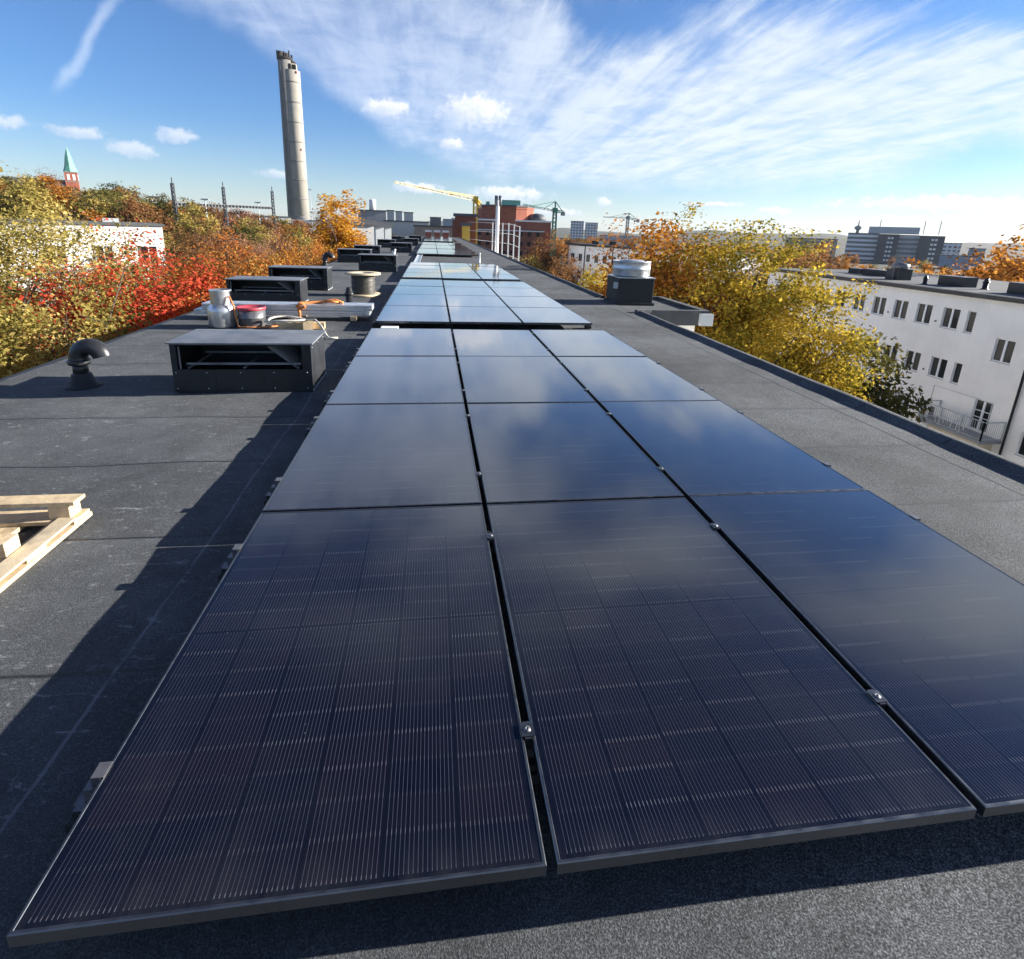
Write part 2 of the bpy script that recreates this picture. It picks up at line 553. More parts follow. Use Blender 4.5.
    t.put(bn.inputs['Height'], t.noise(oc, 1.2, 2, 0.5))
    t.l.new(bn.outputs[0], b.inputs['Normal'])
    return m

def leaf_mat(name, cols, trans=0.48, nscale=0.5):
    m = bpy.data.materials.new(name)
    m.use_nodes = True
    t = NT(m.node_tree)
    t.n.clear()
    out = t.node('ShaderNodeOutputMaterial')
    geo = t.node('ShaderNodeNewGeometry')
    oi = t.node('ShaderNodeObjectInfo')
    oc = t.node('ShaderNodeTexCoord').outputs['Object']
    n = t.noise(t.vm('ADD', oc, t.comb(t.m('MULTIPLY', oi.outputs['Random'], 50.0), 0.0, 0.0)), nscale, 3, 0.6)
    f = t.m('ADD', t.m('MULTIPLY', geo.outputs['Random Per Island'], 0.42), t.m('MULTIPLY', t.smooth(n, 0.3, 0.7), 0.58))
    stops = [(i / (len(cols) - 1), c) for i, c in enumerate(cols)]
    c = t.ramp(f, stops)
    hs = t.node('ShaderNodeHueSaturation')
    t.put(hs.inputs['Value'], t.m('ADD', 0.86, t.m('MULTIPLY', oi.outputs['Random'], 0.28)))
    t.put(hs.inputs['Color'], c)
    c = hs.outputs[0]
    d = t.node('ShaderNodeBsdfDiffuse')
    tr = t.node('ShaderNodeBsdfTranslucent')
    t.l.new(c, d.inputs[0])
    t.l.new(c, tr.inputs[0])
    mx = t.node('ShaderNodeMixShader')
    mx.inputs[0].default_value = trans
    t.l.new(d.outputs[0], mx.inputs[1])
    t.l.new(tr.outputs[0], mx.inputs[2])
    t.l.new(mx.outputs[0], out.inputs[0])
    return m

M = {}
M['felt'] = felt_material()
M['cells'] = cell_material()
M['anod'] = mat('black_anodised_frame', (0.14, 0.15, 0.165), 0.32, 0.9, 0.06, 20)
M['alu'] = mat('mill_aluminium', (0.62, 0.64, 0.66), 0.33, 1.0, 0.08, 30)
M['galv'] = mat('galvanised_steel', (0.66, 0.68, 0.70), 0.36, 0.65, 0.12, 9, 0.05)
M['blackmetal'] = mat('charcoal_coated_sheet', (0.034, 0.037, 0.042), 0.5, 0.55, 0.15, 5)
M['tar'] = mat('black_roof_edge', (0.020, 0.021, 0.023), 0.6, 0, 0.2, 2)
M['lidmetal'] = mat('grey_dusty_sheet', (0.25, 0.26, 0.275), 0.48, 0.5, 0.2, 3.5)
M['plastic'] = mat('black_plastic', (0.022, 0.023, 0.026), 0.36, 0.0, 0.1, 20)
M['rubber'] = mat('black_rubber', (0.02, 0.021, 0.024), 0.7)
M['wood'] = mat('pale_raw_pine', (0.60, 0.46, 0.28), 0.75, 0, 0.22, 11, 0.25)
M['wood2'] = mat('greyed_plywood', (0.56, 0.46, 0.31), 0.75, 0, 0.18, 7, 0.2)
M['red'] = mat('red_paint', (0.42, 0.05, 0.07), 0.5)
M['tin'] = mat('dull_tin', (0.20, 0.20, 0.21), 0.4, 0.6, 0.2)
M['orange'] = mat('orange_strap', (0.62, 0.22, 0.06), 0.7)
M['rope'] = mat('cream_hose', (0.62, 0.58, 0.50), 0.6)
M['render'] = render_material()
M['cream'] = mat('cream_render', (0.62, 0.52, 0.36), 0.9, 0, 0.06, 1.0)
M['whitep'] = mat('white_paint', (0.78, 0.78, 0.77), 0.5, 0, 0.04, 4)
M['greyp'] = mat('grey_cladding', (0.42, 0.45, 0.46), 0.6, 0, 0.08, 1.5)
M['jib'] = mat('faded_yellow_paint', (0.62, 0.53, 0.33), 0.6)
M['bottle'] = mat('brushed_aluminium', (0.66, 0.67, 0.69), 0.36, 0.85, 0.05, 14)
M['slate'] = mat('dark_slate_panels', (0.045, 0.050, 0.060), 0.6, 0, 0.1, 0.3)
M['palep'] = mat('pale_metal_cladding', (0.48, 0.50, 0.50), 0.6, 0, 0.06, 1.5)
M['dgrey'] = mat('dark_slate_cladding', (0.075, 0.082, 0.095), 0.6, 0, 0.1, 0.3)
M['mgrey'] = mat('weathered_grey_concrete', (0.30, 0.31, 0.32), 0.85, 0, 0.12, 0.25)
M['concrete'] = mat('pale_concrete', (0.33, 0.305, 0.26), 0.9, 0, 0.12, 0.12)
M['concrete2'] = mat('dark_concrete', (0.22, 0.21, 0.195), 0.9, 0, 0.12, 0.2)  # dark grey; on the chimney's left shaft the tone stands for shade
M['brick'] = mat('red_brick', (0.33, 0.10, 0.06), 0.9, 0, 0.16, 0.8)
M['brickd'] = mat('dark_red_brick', (0.21, 0.072, 0.05), 0.9, 0, 0.14, 0.8)
M['copper'] = mat('green_copper', (0.16, 0.42, 0.33), 0.6, 0, 0.12, 0.6)
M['yellow'] = mat('yellow_paint', (0.72, 0.47, 0.05), 0.5)
M['green'] = mat('green_paint', (0.03, 0.24, 0.16), 0.5)
M['bark'] = mat('grey_bark', (0.085, 0.070, 0.055), 0.95, 0, 0.3, 3.0, 0.6)
M['barkpale'] = mat('pale_birch_bark', (0.34, 0.30, 0.26), 0.9, 0, 0.3, 3.0)
M['barkdark'] = mat('dark_bark', (0.035, 0.030, 0.026), 0.95, 0, 0.3, 3.0)
M['steel'] = mat('grey_steel', (0.13, 0.14, 0.15), 0.55, 0.3)
M['doorbrown'] = mat('red_brown_door', (0.20, 0.06, 0.035), 0.5)
M['bluegrey'] = mat('blue_grey_cladding', (0.26, 0.31, 0.38), 0.7, 0, 0.08, 0.2)
M['tan'] = mat('tan_render', (0.40, 0.33, 0.26), 0.9, 0, 0.08, 0.3)
M['rooftin'] = mat('grey_roof_felt', (0.10, 0.103, 0.107), 0.8, 0, 0.12, 0.8)

def glass_mat():
    m, t, b = new_mat('window_glass')
    oi = t.node('ShaderNodeObjectInfo')
    oc = t.node('ShaderNodeTexCoord').outputs['Object']
    z = t.sep(oc)[2]
    # blinds and curtains behind some panes
    dark, pale = (0.018, 0.020, 0.022), (0.30, 0.30, 0.28)
    t.put(b.inputs['Base Color'], t.mix(t.smooth(oi.outputs['Random'], 0.75, 1.0, 0.0, 0.4), dark, (0.13, 0.125, 0.10)))
    b.inputs['Roughness'].default_value = 0.06
    b.inputs['IOR'].default_value = 1.32
    b.inputs['Specular IOR Level'].default_value = 0.25
    return m
M['glass'] = glass_mat()

def band_mat(name, wall, glassc, floor_h, frac, col_w=0.0):
    """rows of ribbon windows on a far facade"""
    m, t, b = new_mat(name)
    x, y, z = t.sep(t.node('ShaderNodeTexCoord').outputs['Object'])
    r = t.m('FLOORED_MODULO', z, floor_h)
    win = t.m('LESS_THAN', r, floor_h * frac)
    if col_w:
        cxx = t.m('FLOORED_MODULO', t.m('ADD', x, t.m('MULTIPLY', y, 1.0)), col_w)
        win = t.m('MULTIPLY', win, t.m('LESS_THAN', cxx, col_w * 0.62))
    c = t.mix(win, wall, glassc)
    t.put(b.inputs['Base Color'], c)
    t.put(b.inputs['Roughness'], t.m('SUBTRACT', 0.85, t.m('MULTIPLY', win, 0.6)))
    return m

M['bands'] = band_mat('ribbon_window_facade', (0.70, 0.72, 0.74), (0.06, 0.08, 0.10), 3.2, 0.5)
M['bands2'] = band_mat('grey_window_grid', (0.44, 0.45, 0.46), (0.09, 0.11, 0.13), 3.2, 0.5)
M['grid'] = band_mat('pale_window_grid', (0.55, 0.57, 0.60), (0.10, 0.13, 0.17), 3.0, 0.5, 3.2)
M['gridtan'] = band_mat('tan_window_grid', (0.42, 0.36, 0.30), (0.08, 0.09, 0.10), 3.0, 0.5, 3.0)

LEAF = {
    'olive': leaf_mat('olive_yellow_leaves', [(0.064, 0.072, 0.023), (0.201, 0.179, 0.044), (0.387, 0.301, 0.079), (0.572, 0.444, 0.143), (0.716, 0.572, 0.243)]),
    'yellow': leaf_mat('golden_yellow_leaves', [(0.09, 0.10, 0.018), (0.23, 0.20, 0.030), (0.46, 0.34, 0.042), (0.66, 0.45, 0.060), (0.68, 0.51, 0.11)]),
    'amber': leaf_mat('amber_leaves', [(0.13, 0.06, 0.018), (0.33, 0.13, 0.025), (0.50, 0.21, 0.035), (0.56, 0.33, 0.07)]),
    'red': leaf_mat('scarlet_leaves', [(0.26, 0.05, 0.025), (0.55, 0.075, 0.04), (0.66, 0.13, 0.06), (0.64, 0.26, 0.09)]),
    'orange': leaf_mat('orange_red_leaves', [(0.22, 0.10, 0.03), (0.50, 0.15, 0.035), (0.60, 0.22, 0.05), (0.58, 0.36, 0.09), (0.36, 0.30, 0.10)]),
    'gold': leaf_mat('bright_gold_leaves', [(0.283, 0.141, 0.017), (0.540, 0.270, 0.025), (0.707, 0.373, 0.039), (0.742, 0.476, 0.077)]),
    'brown': leaf_mat('brown_russet_leaves', [(0.078, 0.047, 0.029), (0.190, 0.101, 0.047), (0.313, 0.151, 0.056), (0.402, 0.224, 0.089)]),
    'green': leaf_mat('dull_green_leaves', [(0.034, 0.042, 0.015), (0.084, 0.087, 0.027), (0.157, 0.140, 0.040), (0.268, 0.201, 0.056)]),
    'pink': leaf_mat('dusty_pink_leaves', [(0.145, 0.078, 0.056), (0.302, 0.157, 0.101), (0.447, 0.235, 0.145), (0.514, 0.313, 0.190)]),
}

# ------------------------------------------------------------------ ground and hill
def lerp_tab(a, tab):
    return np.interp(a, [p[0] for p in tab], [p[1] for p in tab])

CREST = [(-80, 6), (-50, 4), (-40, 1.5), (-34.5, 0.0), (-31.5, 3.0), (-27.7, 0.6), (-24.3, -3.6), (-17.2, -5.0), (-10, -6.5), (-3, -9), (3, -13), (70, -13)]
GZ = -13.0

def ground_z(x, y):
    dx, dy = np.asarray(x) - EYE[0], np.asarray(y) - EYE[1]
    D = np.hypot(dx, dy)
    a = np.degrees(np.arctan2(dx, dy))
    cr = lerp_tab(a, CREST)
    s = np.clip((D - 50) / 150, 0, 1)
    s = s * s * (3 - 2 * s)
    z = GZ + (cr - GZ) * s
    far = np.clip((D - 900) / 1500, 0, 1)
    far = far * far * (3 - 2 * far)
    ridge = 15 + 9 * np.sin(a * 0.21 + 1.0) + 6 * np.sin(a * 0.53) + 3 * np.sin(a * 1.3 + 2)
    z = z * (1 - far) + far * ridge
    drop = np.clip((D - 2600) / 1500, 0, 1)
    return z - drop * 40

rings = np.concatenate([np.linspace(0, 60, 13), np.geomspace(66, 6000, 60)])
nseg = 240
ang = np.linspace(0, 2 * np.pi, nseg, endpoint=False)
gx = EYE[0] + rings[:, None] * np.sin(ang)[None]
gy = EYE[1] + rings[:, None] * np.cos(ang)[None]
gz = ground_z(gx, gy)
V = np.stack([gx, gy, gz], -1).reshape(-1, 3)
I = np.arange(len(rings) - 1)[:, None] * nseg
K = np.arange(nseg)[None]
K2 = (K + 1) % nseg
F = np.stack([I + K, I + nseg + K, I + nseg + K2, I + K2], -1).reshape(-1, 4)
M['ground'] = mat('autumn_ground', (0.050, 0.052, 0.032), 0.95, 0, 0.35, 0.08)
tag(np_mesh('ground', V, F, M['ground'], smooth=True), kind='structure')

# ------------------------------------------------------------------ thin autumn air
hz = bpy.data.materials.new('thin_air')
hz.use_nodes = True
ht = NT(hz.node_tree)
ht.n.clear()
ho = ht.node('ShaderNodeOutputMaterial')
hv = ht.node('ShaderNodeVolumePrincipled')
hv.inputs['Color'].default_value = (0.80, 0.88, 1.0, 1)
hv.inputs['Density'].default_value = 0.00006
hv.inputs['Anisotropy'].default_value = 0.2
ht.l.new(hv.outputs[0], ho.inputs['Volume'])
tag(MB().box(-6100, -6100, -60, 6100, 6100, 150).build('haze', hz), kind='stuff')

# ------------------------------------------------------------------ the roof we stand on
RX0, RX1, RY0, RY1 = -3.26, 5.03, -3.4, 88.0
xs = np.linspace(RX0, RX1, 130)
ys = np.concatenate([np.arange(RY0, 12, 0.07), np.geomspace(12, RY1, 90)])
XX, YY = np.meshgrid(xs, ys, indexing='ij')
ZZ = (0.0035 * np.sin(XX * 5.1 + 0.7 * np.sin(YY * 2.3)) + 0.0045 * np.sin(YY * 6.7 + 1.3 * np.sin(XX * 1.9))
      + 0.0055 * np.sin(YY * 3.1 + XX * 2.2) + 0.003 * np.sin(YY * 11.3 + XX * 4))
fr = np.mod(YY - 0.855, 0.9)
ZZ += 0.004 * np.clip(1 - fr / 0.12, 0, 1) - 0.006
ZZ *= np.clip((30 - YY) / 15, 0, 1) * (1 - 0.7 * np.clip((XX - 3.2) / 0.8, 0, 1)) * 0.85
nx, ny = XX.shape
V = np.stack([XX, YY, ZZ], -1).reshape(-1, 3)
i, j = np.meshgrid(np.arange(nx - 1), np.arange(ny - 1), indexing='ij')
F = np.stack([i * ny + j, (i + 1) * ny + j, (i + 1) * ny + j + 1, i * ny + j + 1], -1).reshape(-1, 4)
tag(np_mesh('roof', V, F, M['felt'], smooth=True), kind='structure')

# low kerb along the right-hand edge, broken by the stair-tower roof
kp = [(5.00, -0.02), (5.03, 0.006), (5.07, 0.030), (5.095, 0.046), (5.15, 0.050), (5.185, 0.030), (5.19, -0.5), (5.00, -0.5)]
k = MB()
for y0, y1 in ((RY0, 9.62), (12.05, RY1)):
    yy = list(np.arange(y0, min(y1, 40), 0.35)) + ([60, y1] if y1 > 40 else [y1])
    n = len(kp)
    vs = []
    for q in yy:
        w = 0.005 * math.sin(q * 2.1) + 0.003 * math.sin(q * 5.3)
        vs += [(px_ + w * (0.2 < -pz * -1 or pz > 0), q, pz + (0.003 * math.sin(q * 3.7) if pz > 0.04 else 0)) for px_, pz in kp]
    fs = [(a * n + b, a * n + (b + 1) % n, (a + 1) * n + (b + 1) % n, (a + 1) * n + b) for a in range(len(yy) - 1) for b in range(n)]
    fs += [tuple(range(n)), tuple((len(yy) - 1) * n + b for b in range(n))[::-1]]
    k.add(vs, fs, True)
tag(k.build('roof_kerb', M['felt']), kind='structure')
# thin drip edge on the left
k = MB().box(RX0 - 0.09, RY0, -0.22, RX0, RY1, -0.006)
tag(k.build('roof_edge', M['tar']), kind='structure')
k = MB().box(RX0 + 0.06, RY0 + 0.05, GZ - 1, RX1 + 0.12, RY1 - 0.05, -0.03)
tag(k.build('outer_wall', M['render']), kind='structure')
# projecting stair-tower roof behind the fan
k = MB()
k.box(5.062, 9.62, -0.25, 6.55, 12.05, -0.012)
k.box(5.40, 9.60, -0.26, 6.55, 9.74, 0.055)
k.box(6.55, 9.60, -0.26, 6.70, 12.05, 0.055)
k.box(5.28, 11.95, -0.26, 6.55, 12.06, 0.055)
k.add([(5.05, 9.50, -0.01), (5.42, 9.60, -0.01), (5.42, 9.74, -0.01), (5.05, 9.66, -0.01), (5.05, 9.50, .06), (5.42, 9.60, .055), (5.42, 9.74, .055), (5.05, 9.66, .06)],
      [(0, 1, 5, 4), (2, 3, 7, 6), (4, 5, 6, 7), (0, 4, 7, 3), (1, 2, 6, 5)])
tag(k.build('tower_roof', M['felt']), kind='structure')
k = MB().box(5.36, 9.80, GZ, 6.5, 11.9, -0.262)
tag(k.build('tower_wall', M['render']), kind='structure')
k = MB().box(6.46, 9.50, -0.25, 6.74, 9.597, 0.0, bev=0.006)
tag(k.build('rain_hopper', M['greyp']), 'white sheet metal rainwater box at the corner of the projecting roof', 'gutter')

# ------------------------------------------------------------------ solar panels
GX, GY = 0.0257, 0.012
ROWP, COLP = PL + GY, PW + GX
ZP = 0.15
blocks = [(0.0, 4), (7.40, 4), (14.80, 4), (29.0, 4), (36.4, 4), (43.8, 4), (56.0, 4), (63.4, 4), (70.8, 4), (78.2, 4)]

def make_panel():
    root = empty('solar_panel', (0, 0, 0), 'x', 'solar panel', 'solar panels in three columns along the roof')
    f = MB()
    lip, wall = 0.0085, 0.0018
    # section of the frame: outer wall, chamfered top lip
    sec = [(0, 0), (0, PT - 0.0026), (0.0026, PT), (lip - 0.001, PT), (lip, PT - 0.0012), (lip, PT - 0.007), (wall, PT - 0.007), (wall, 0.0)]
    n = len(sec)
    for side in range(4):
        vs = []
        for e in (0, 1):
            for o_, z_ in sec:
                if side == 0:
                    p = ((o_, PW - o_)[e], o_, z_)
                elif side == 1:
                    p = (PW - o_, (o_, PL - o_)[e], z_)
                elif side == 2:
                    p = ((PW - o_, o_)[e], PL - o_, z_)
                else:
                    p = (o_, (PL - o_, o_)[e], z_)
                vs.append(p)
        f.add(vs, [(q, n + q, n + (q + 1) % n, (q + 1) % n) for q in range(n)])
    f.build('frame', M['anod'], root)
    g = MB().box(0.0035, 0.0035, PT - 0.0065, PW - 0.0035, PL - 0.0035, PT - 0.0018)
    lam = g.build('laminate', M['cells'], root)
    j = MB().box(PW / 2 - 0.05, PL / 2 - 0.03, PT - 0.026, PW / 2 + 0.05, PL / 2 + 0.03, PT - 0.007, bev=0.004)
    j.build('junction_box', M['plastic'], root)
    return root

COLN = ['left', 'middle', 'right']
ORD = ['front', 'second', 'third', 'rearmost']
BLK = ['the nearest block', 'the second block', 'the third block', 'the fourth block past the bare strip', 'the fifth block', 'the sixth block',
       'the seventh block past the second strip', 'the eighth block', 'the ninth block', 'the tenth and last block']
proto = make_panel()
first = True
rng = random.Random(4)
for bi, (y0, nr) in enumerate(blocks):
    for r_ in range(nr):
        for c_ in range(3):
            o = proto if first else copy_tree(proto)
            first = False
            o.location = (c_ * COLP, y0 + r_ * ROWP, ZP - PT + rng.uniform(-0.0012, 0.0012))
            o.rotation_euler = (R(rng.uniform(-0.16, 0.16)), R(rng.uniform(-0.16, 0.16)), 0)
            o['label'] = f'solar panel, {COLN[c_]} column, {ORD[r_]} row of {BLK[bi]}'

def make_rail():
    root = empty('mounting_rail', (0, 0, 0), 'x', 'mounting rail', 'mounting rails under the solar panels')
    L = 3 * PW + 2 * GX
    zt = ZP - PT
    MB().box(-0.05, -0.02, 0.066, L + 0.05, 0.02, zt - 0.003).build('rail', M['tin'], root)
    for xx in (-0.035, COLP - GX / 2, 2 * COLP - GX / 2, L + 0.035):
        b = MB()
        b.box(xx - 0.050, -0.055, 0.004, xx + 0.050, 0.055, 0.045, bev=0.006)
        b.box(xx - 0.035, -0.045, 0.045, xx + 0.035, -0.022, 0.070, bev=0.004)
        b.box(xx - 0.035, 0.022, 0.045, xx + 0.035, 0.045, 0.070, bev=0.004)
        ft = b.build('foot', M['rubber'], root)
        s = MB().box(xx - 0.046, -0.021, 0.047, xx + 0.046, 0.021, 0.064)
        s.box(xx - 0.033, -0.043, 0.0705, xx - 0.008, -0.026, 0.073)
        s.box(xx - 0.033, 0.026, 0.0705, xx - 0.008, 0.043, 0.073)
        s.build('saddle', M['tin'], ft)
    for xx in (COLP - GX / 2, 2 * COLP - GX / 2):
        c = MB().box(xx - 0.020, -0.022, ZP + 0.0018, xx + 0.020, 0.022, ZP + 0.0048, bev=0.001)
        c.box(xx - 0.010, -0.028, zt - 0.002, xx + 0.010, 0.028, ZP + 0.0016)
        cl = c.build('clamp', M['anod'], root)
        b = MB().lathe([(0.0062, 0), (0.0062, 0.0032), (0.0040, 0.0032), (0.0036, 0.0012), (0, 0.0012)], 12, Matrix.Translation((xx, 0, ZP + 0.005)))
        b.lathe([(0.011, 0), (0.011, 0.0012)], 14, Matrix.Translation((xx, 0, ZP + 0.0048)))
        b.build('bolt', M['tin'], cl)
    for xx, s_ in ((-0.002, -1), (L + 0.002, 1)):
        c = MB().box(min(xx, xx + s_ * 0.022), -0.022, zt - 0.002, max(xx, xx + s_ * 0.022), 0.022, ZP + 0.001)
        c.box(min(xx - s_ * 0.010, xx + s_ * 0.022), -0.022, ZP + 0.0016, max(xx - s_ * 0.010, xx + s_ * 0.022), 0.022, ZP + 0.0044)
        c.build('end_clamp', M['tin'], root)
    return root

rp = make_rail()
first = True
for bi, (y0, nr) in enumerate(blocks[:6]):
    for r_ in range(nr):
        for q, off in enumerate((0.345, 1.375)):
            if bi > 2 and q:
                continue
            o = rp if first else copy_tree(rp)
            first = False
            o.location = (0, y0 + r_ * ROWP + off, 0)
            o['label'] = f"aluminium rail on black feet under the {'near' if q == 0 else 'far'} end of the {ORD[r_]} row, {' '.join(BLK[bi].split()[:3])}"

k = MB()
k.box(0.06, 21.75, 0.075, 0.10, 28.95, 0.10).box(0.30, 21.75, 0.075, 0.34, 28.95, 0.10).box(0.10, 21.75, 0.068, 0.30, 28.95, 0.074)
tr = empty('cable_tray', (0, 0, 0), 'pale metal cable tray crossing the bare strip between panel blocks', 'cable tray')
k.build('tray', M['galv'], tr)
for q in range(5):
    MB().box(0.04, 22.0 + q * 1.6, 0.004, 0.36, 22.12 + q * 1.6, 0.066).build('foot', M['rubber'], tr)
tag(MB().box(0.10, 6.98, 0.0, 0.36, 7.20, 0.11, bev=0.01).build('ballast_block', M['whitep']), 'small white block in the dark gap between the first two panel blocks', 'block')

# ------------------------------------------------------------------ ventilation hoods
def make_hood(W=1.25, D=0.64, Hh=0.485):
    """a low charcoal sheet-metal hood, open through a slot front and back"""
    root = empty('vent_hood', (0, 0, 0), 'x', 'vent hood', 'charcoal ventilation hoods along the roof')
    t_ = 0.012
    b = MB()
    z1, z2 = 0.220, Hh - 0.022
    for yy in (0.0, D - t_):
        b.box(t_, yy, 0.0, W - t_, yy + t_, z1)                      # lower sheet
        b.box(t_, yy, z1, 0.05, yy + t_, z2)                         # posts
        b.box(W - 0.085, yy, z1, W - t_, yy + t_, z2)
        b.box(0.05, yy, z2 - 0.012, W - 0.085, yy + t_, z2)          # header
    b.box(0.05, D - t_ + .001, z1, W - 0.085, D - .001, z2 - 0.012)
    b.box(0, 0, 0, t_, D, z2)
    b.box(W - t_, 0, 0, W, D, z2)
    for xx_ in (0.36, 0.80):
        b.box(xx_, -0.0035, 0.004, xx_ + 0.014, -0.0002, z1 - 0.004)
    b.build('body', M['blackmetal'], root)
    sc_ = MB()
    for xx_ in (0.03, 0.30, 0.60, 0.90, W - 0.045):
        for zz_ in (0.035, z1 - 0.03):
            sc_.lathe([(0.006, 0), (0.005, 0.004), (0, 0.0045)], 8, Matrix.Translation((xx_, -0.0004, zz_)) @ Matrix.Rotation(R(90), 4, 'X'))
    for yy_ in (0.06, D / 2, D - 0.06):
        for zz_ in (0.05, z2 - 0.04):
            sc_.lathe([(0.006, 0), (0.005, 0.004), (0, 0.0045)], 8, Matrix.Translation((W + 0.0004, yy_, zz_)) @ Matrix.Rotation(R(90), 4, 'Y'))
    sc_.build('screw', M['galv'], root)
    l = MB()
    o_, e = 0.022, 0.014
    a, c = (-o_, -o_), (W + o_, D + o_)
    zt = Hh - 0.02
    vs = [(a[0], a[1], zt), (c[0], a[1], zt), (c[0], c[1], zt), (a[0], c[1], zt),
          (a[0], a[1], zt + e), (c[0], a[1], zt + e), (c[0], c[1], zt + e), (a[0], c[1], zt + e), (W / 2, D / 2, zt + e + 0.022)]
    l.add(vs, [(0, 3, 2, 1), (0, 1, 5, 4), (1, 2, 6, 5), (2, 3, 7, 6), (3, 0, 4, 7), (4, 5, 8), (5, 6, 8), (6, 7, 8), (7, 4, 8)])
    l.build('lid', M['lidmetal'], root)
    g = MB()
    za = 0.20
    for q in (0, 2, 4):
        g.bar((0.12 + q * (W - 0.26) / 4, 0.06, za + 0.02), (0.15 + q * (W - 0.26) / 4, D - 0.06, za + 0.05), 0.016)
    for q in (0.10, D - 0.10):
        g.bar((0.09, q, za + 0.05 + 0.03 * q), (W - 0.12, q, za + 0.05 + 0.03 * q), 0.02)
    g.bar((0.065, 0.03, z1), (0.065, 0.03, z2 - 0.03), 0.012)
    g.build('inner_grate', M['lidmetal'], root)
    MB().box(t_ + 0.002, t_ + 0.002, 0.10, W - t_ - 0.002, D - t_ - 0.002, 0.11).build('inner_tray', M['plastic'], root)
    s = MB().add([(W - 0.40, 0.03, z2 - 0.03), (W - 0.25, 0.52, z2 - 0.03), (W - 0.12, 0.34, z1 + 0.01), (W - 0.14, 0.06, z1 - 0.015),
                  (W - 0.357, 0.10, z2 - 0.046), (W - 0.247, 0.52, z2 - 0.036), (W - 0.117, 0.34, z1 + 0.004), (W - 0.137, 0.06, z1 - 0.021)],
                 [(0, 1, 2, 3), (7, 6, 5, 4), (0, 3, 7, 4), (3, 2, 6, 7), (2, 1, 5, 6), (1, 0, 4, 5)])
    s.build('deflector', M['galv'], root)
    MB().box(W + 0.001, -0.004, 0.003, W + 0.006, D + 0.004, 0.022).build('flashing', M['galv'], root)
    return root

hood = make_hood()
hood_spots = [
    ((-1.53, 4.24, 0), 1, 1, 'wide charcoal vent hood beside the nearest panels, in front of the gas cylinder', 0),
    ((-3.08, 10.05, 0), 1.09, 1, 'charcoal vent hood just behind the gas cylinder and steel channels', 0),
    ((-2.98, 12.45, 0), 1.07, 1.12, 'charcoal vent hood left of the wooden cable drum', 0),
    ((-1.66, 18.2, 0), 1.02, 1.2, 'charcoal vent hood with thin pale top right behind the cable drum', 0),
    ((-3.08, 22.5, 0), 1.08, 1.15, 'charcoal vent hood at left roof edge by the golden birch', 0),
    ((-2.95, 26.4, 0), 1.0, 1.2, 'charcoal vent hood touching the grey plant buildings in view, left edge', 0),
    ((-1.62, 32.2, 0), 1.0, 1.2, 'vent hood behind the white Y shaped pipe', 0),
    ((-3.05, 39.0, 0), 1.0, 1.2, 'small distant vent hood below the grey plant buildings', 0),
    ((-1.62, 44.2, 0), 1.05, 1.2, 'distant vent hood beside the panels past the bare strip', 0),
    ((-3.0, 52.0, 0), 1.0, 1.2, 'faraway vent hood at the left roof edge, second from last', 0),
    ((-1.62, 58.0, 0), 1.05, 1.2, 'farthest vent hood beside the last panel blocks', 0)]
for q, (loc, sx, sz, lab, rz) in enumerate(hood_spots):
    o = hood if q == 0 else copy_tree(hood)
    o.location = loc
    o.scale = (sx, 1, sz)
    o['label'] = lab

# ------------------------------------------------------------------ things lying about on the roof
def elbow_vent(loc, label, s=1.0, rz=0.0):
    root = empty('elbow_vent', loc, label, 'vent pipe', 'black elbow vent pipes', rz)
    root.scale = (s, s, s)
    MB().lathe([(0.155, 0.0), (0.150, 0.012), (0.118, 0.03), (0.085, 0.13), (0.082, 0.135)], 28).build('flashing_cone', M['rubber'], root)
    p = MB().lathe([(0.066, 0.13), (0.066, 0.245)], 24)
    p.lathe([(0.072, 0.130), (0.074, 0.137), (0.072, 0.144)], 24)
    p.build('pipe', M['plastic'], root)
    e = MB()
    pts, rr = [], []
    for q in range(15):
        a = math.pi - q / 14 * R(172)
        pts.append((0.115 + 0.115 * math.cos(a), 0, 0.30 + 0.115 * math.sin(a)))
        rr.append(0.082 + 0.004 * q / 14)
    pts = [(0, 0, 0.24), (0, 0, 0.27)] + pts
    rr = [0.092, 0.092] + rr
    e.tube(pts, rr, 22, caps=False)
    e.lathe([(0.094, 0.235), (0.099, 0.25), (0.099, 0.275), (0.09, 0.285)], 26)
    o = e.build('elbow', M['plastic'], root)
    o.data.materials[0] = M['plastic']
    b = MB().tube([(-0.10, 0, 0.262), (-0.125, 0, 0.262)], 0.010, 8)
    b.build('clamp_screw', M['alu'], root)
    return root

elbow_vent((-2.44, 4.46, 0), 'black plastic elbow vent standing alone at left, near the trees', 0.93)
elbow_vent((-3.0, 19.4, 0), 'small black elbow vent far off at the left roof edge by golden leaves', 1.15)

def roof_pipe(loc, label):
    root = empty('roof_vent', loc, label, 'vent pipe')
    MB().lathe([(0.12, 0), (0.115, 0.01), (0.075, 0.03), (0.072, 0.20)], 20).build('pipe', M['plastic'], root)
    MB().lathe([(0.074, 0.20), (0.094, 0.205), (0.094, 0.235), (0.075, 0.245), (0.055, 0.33), (0.035, 0.35), (0, 0.355)], 20).build('cap', M['plastic'], root)
    return root

roof_pipe((-0.80, 10.15, 0), 'short black capped vent pipe in front of the wooden cable drum')

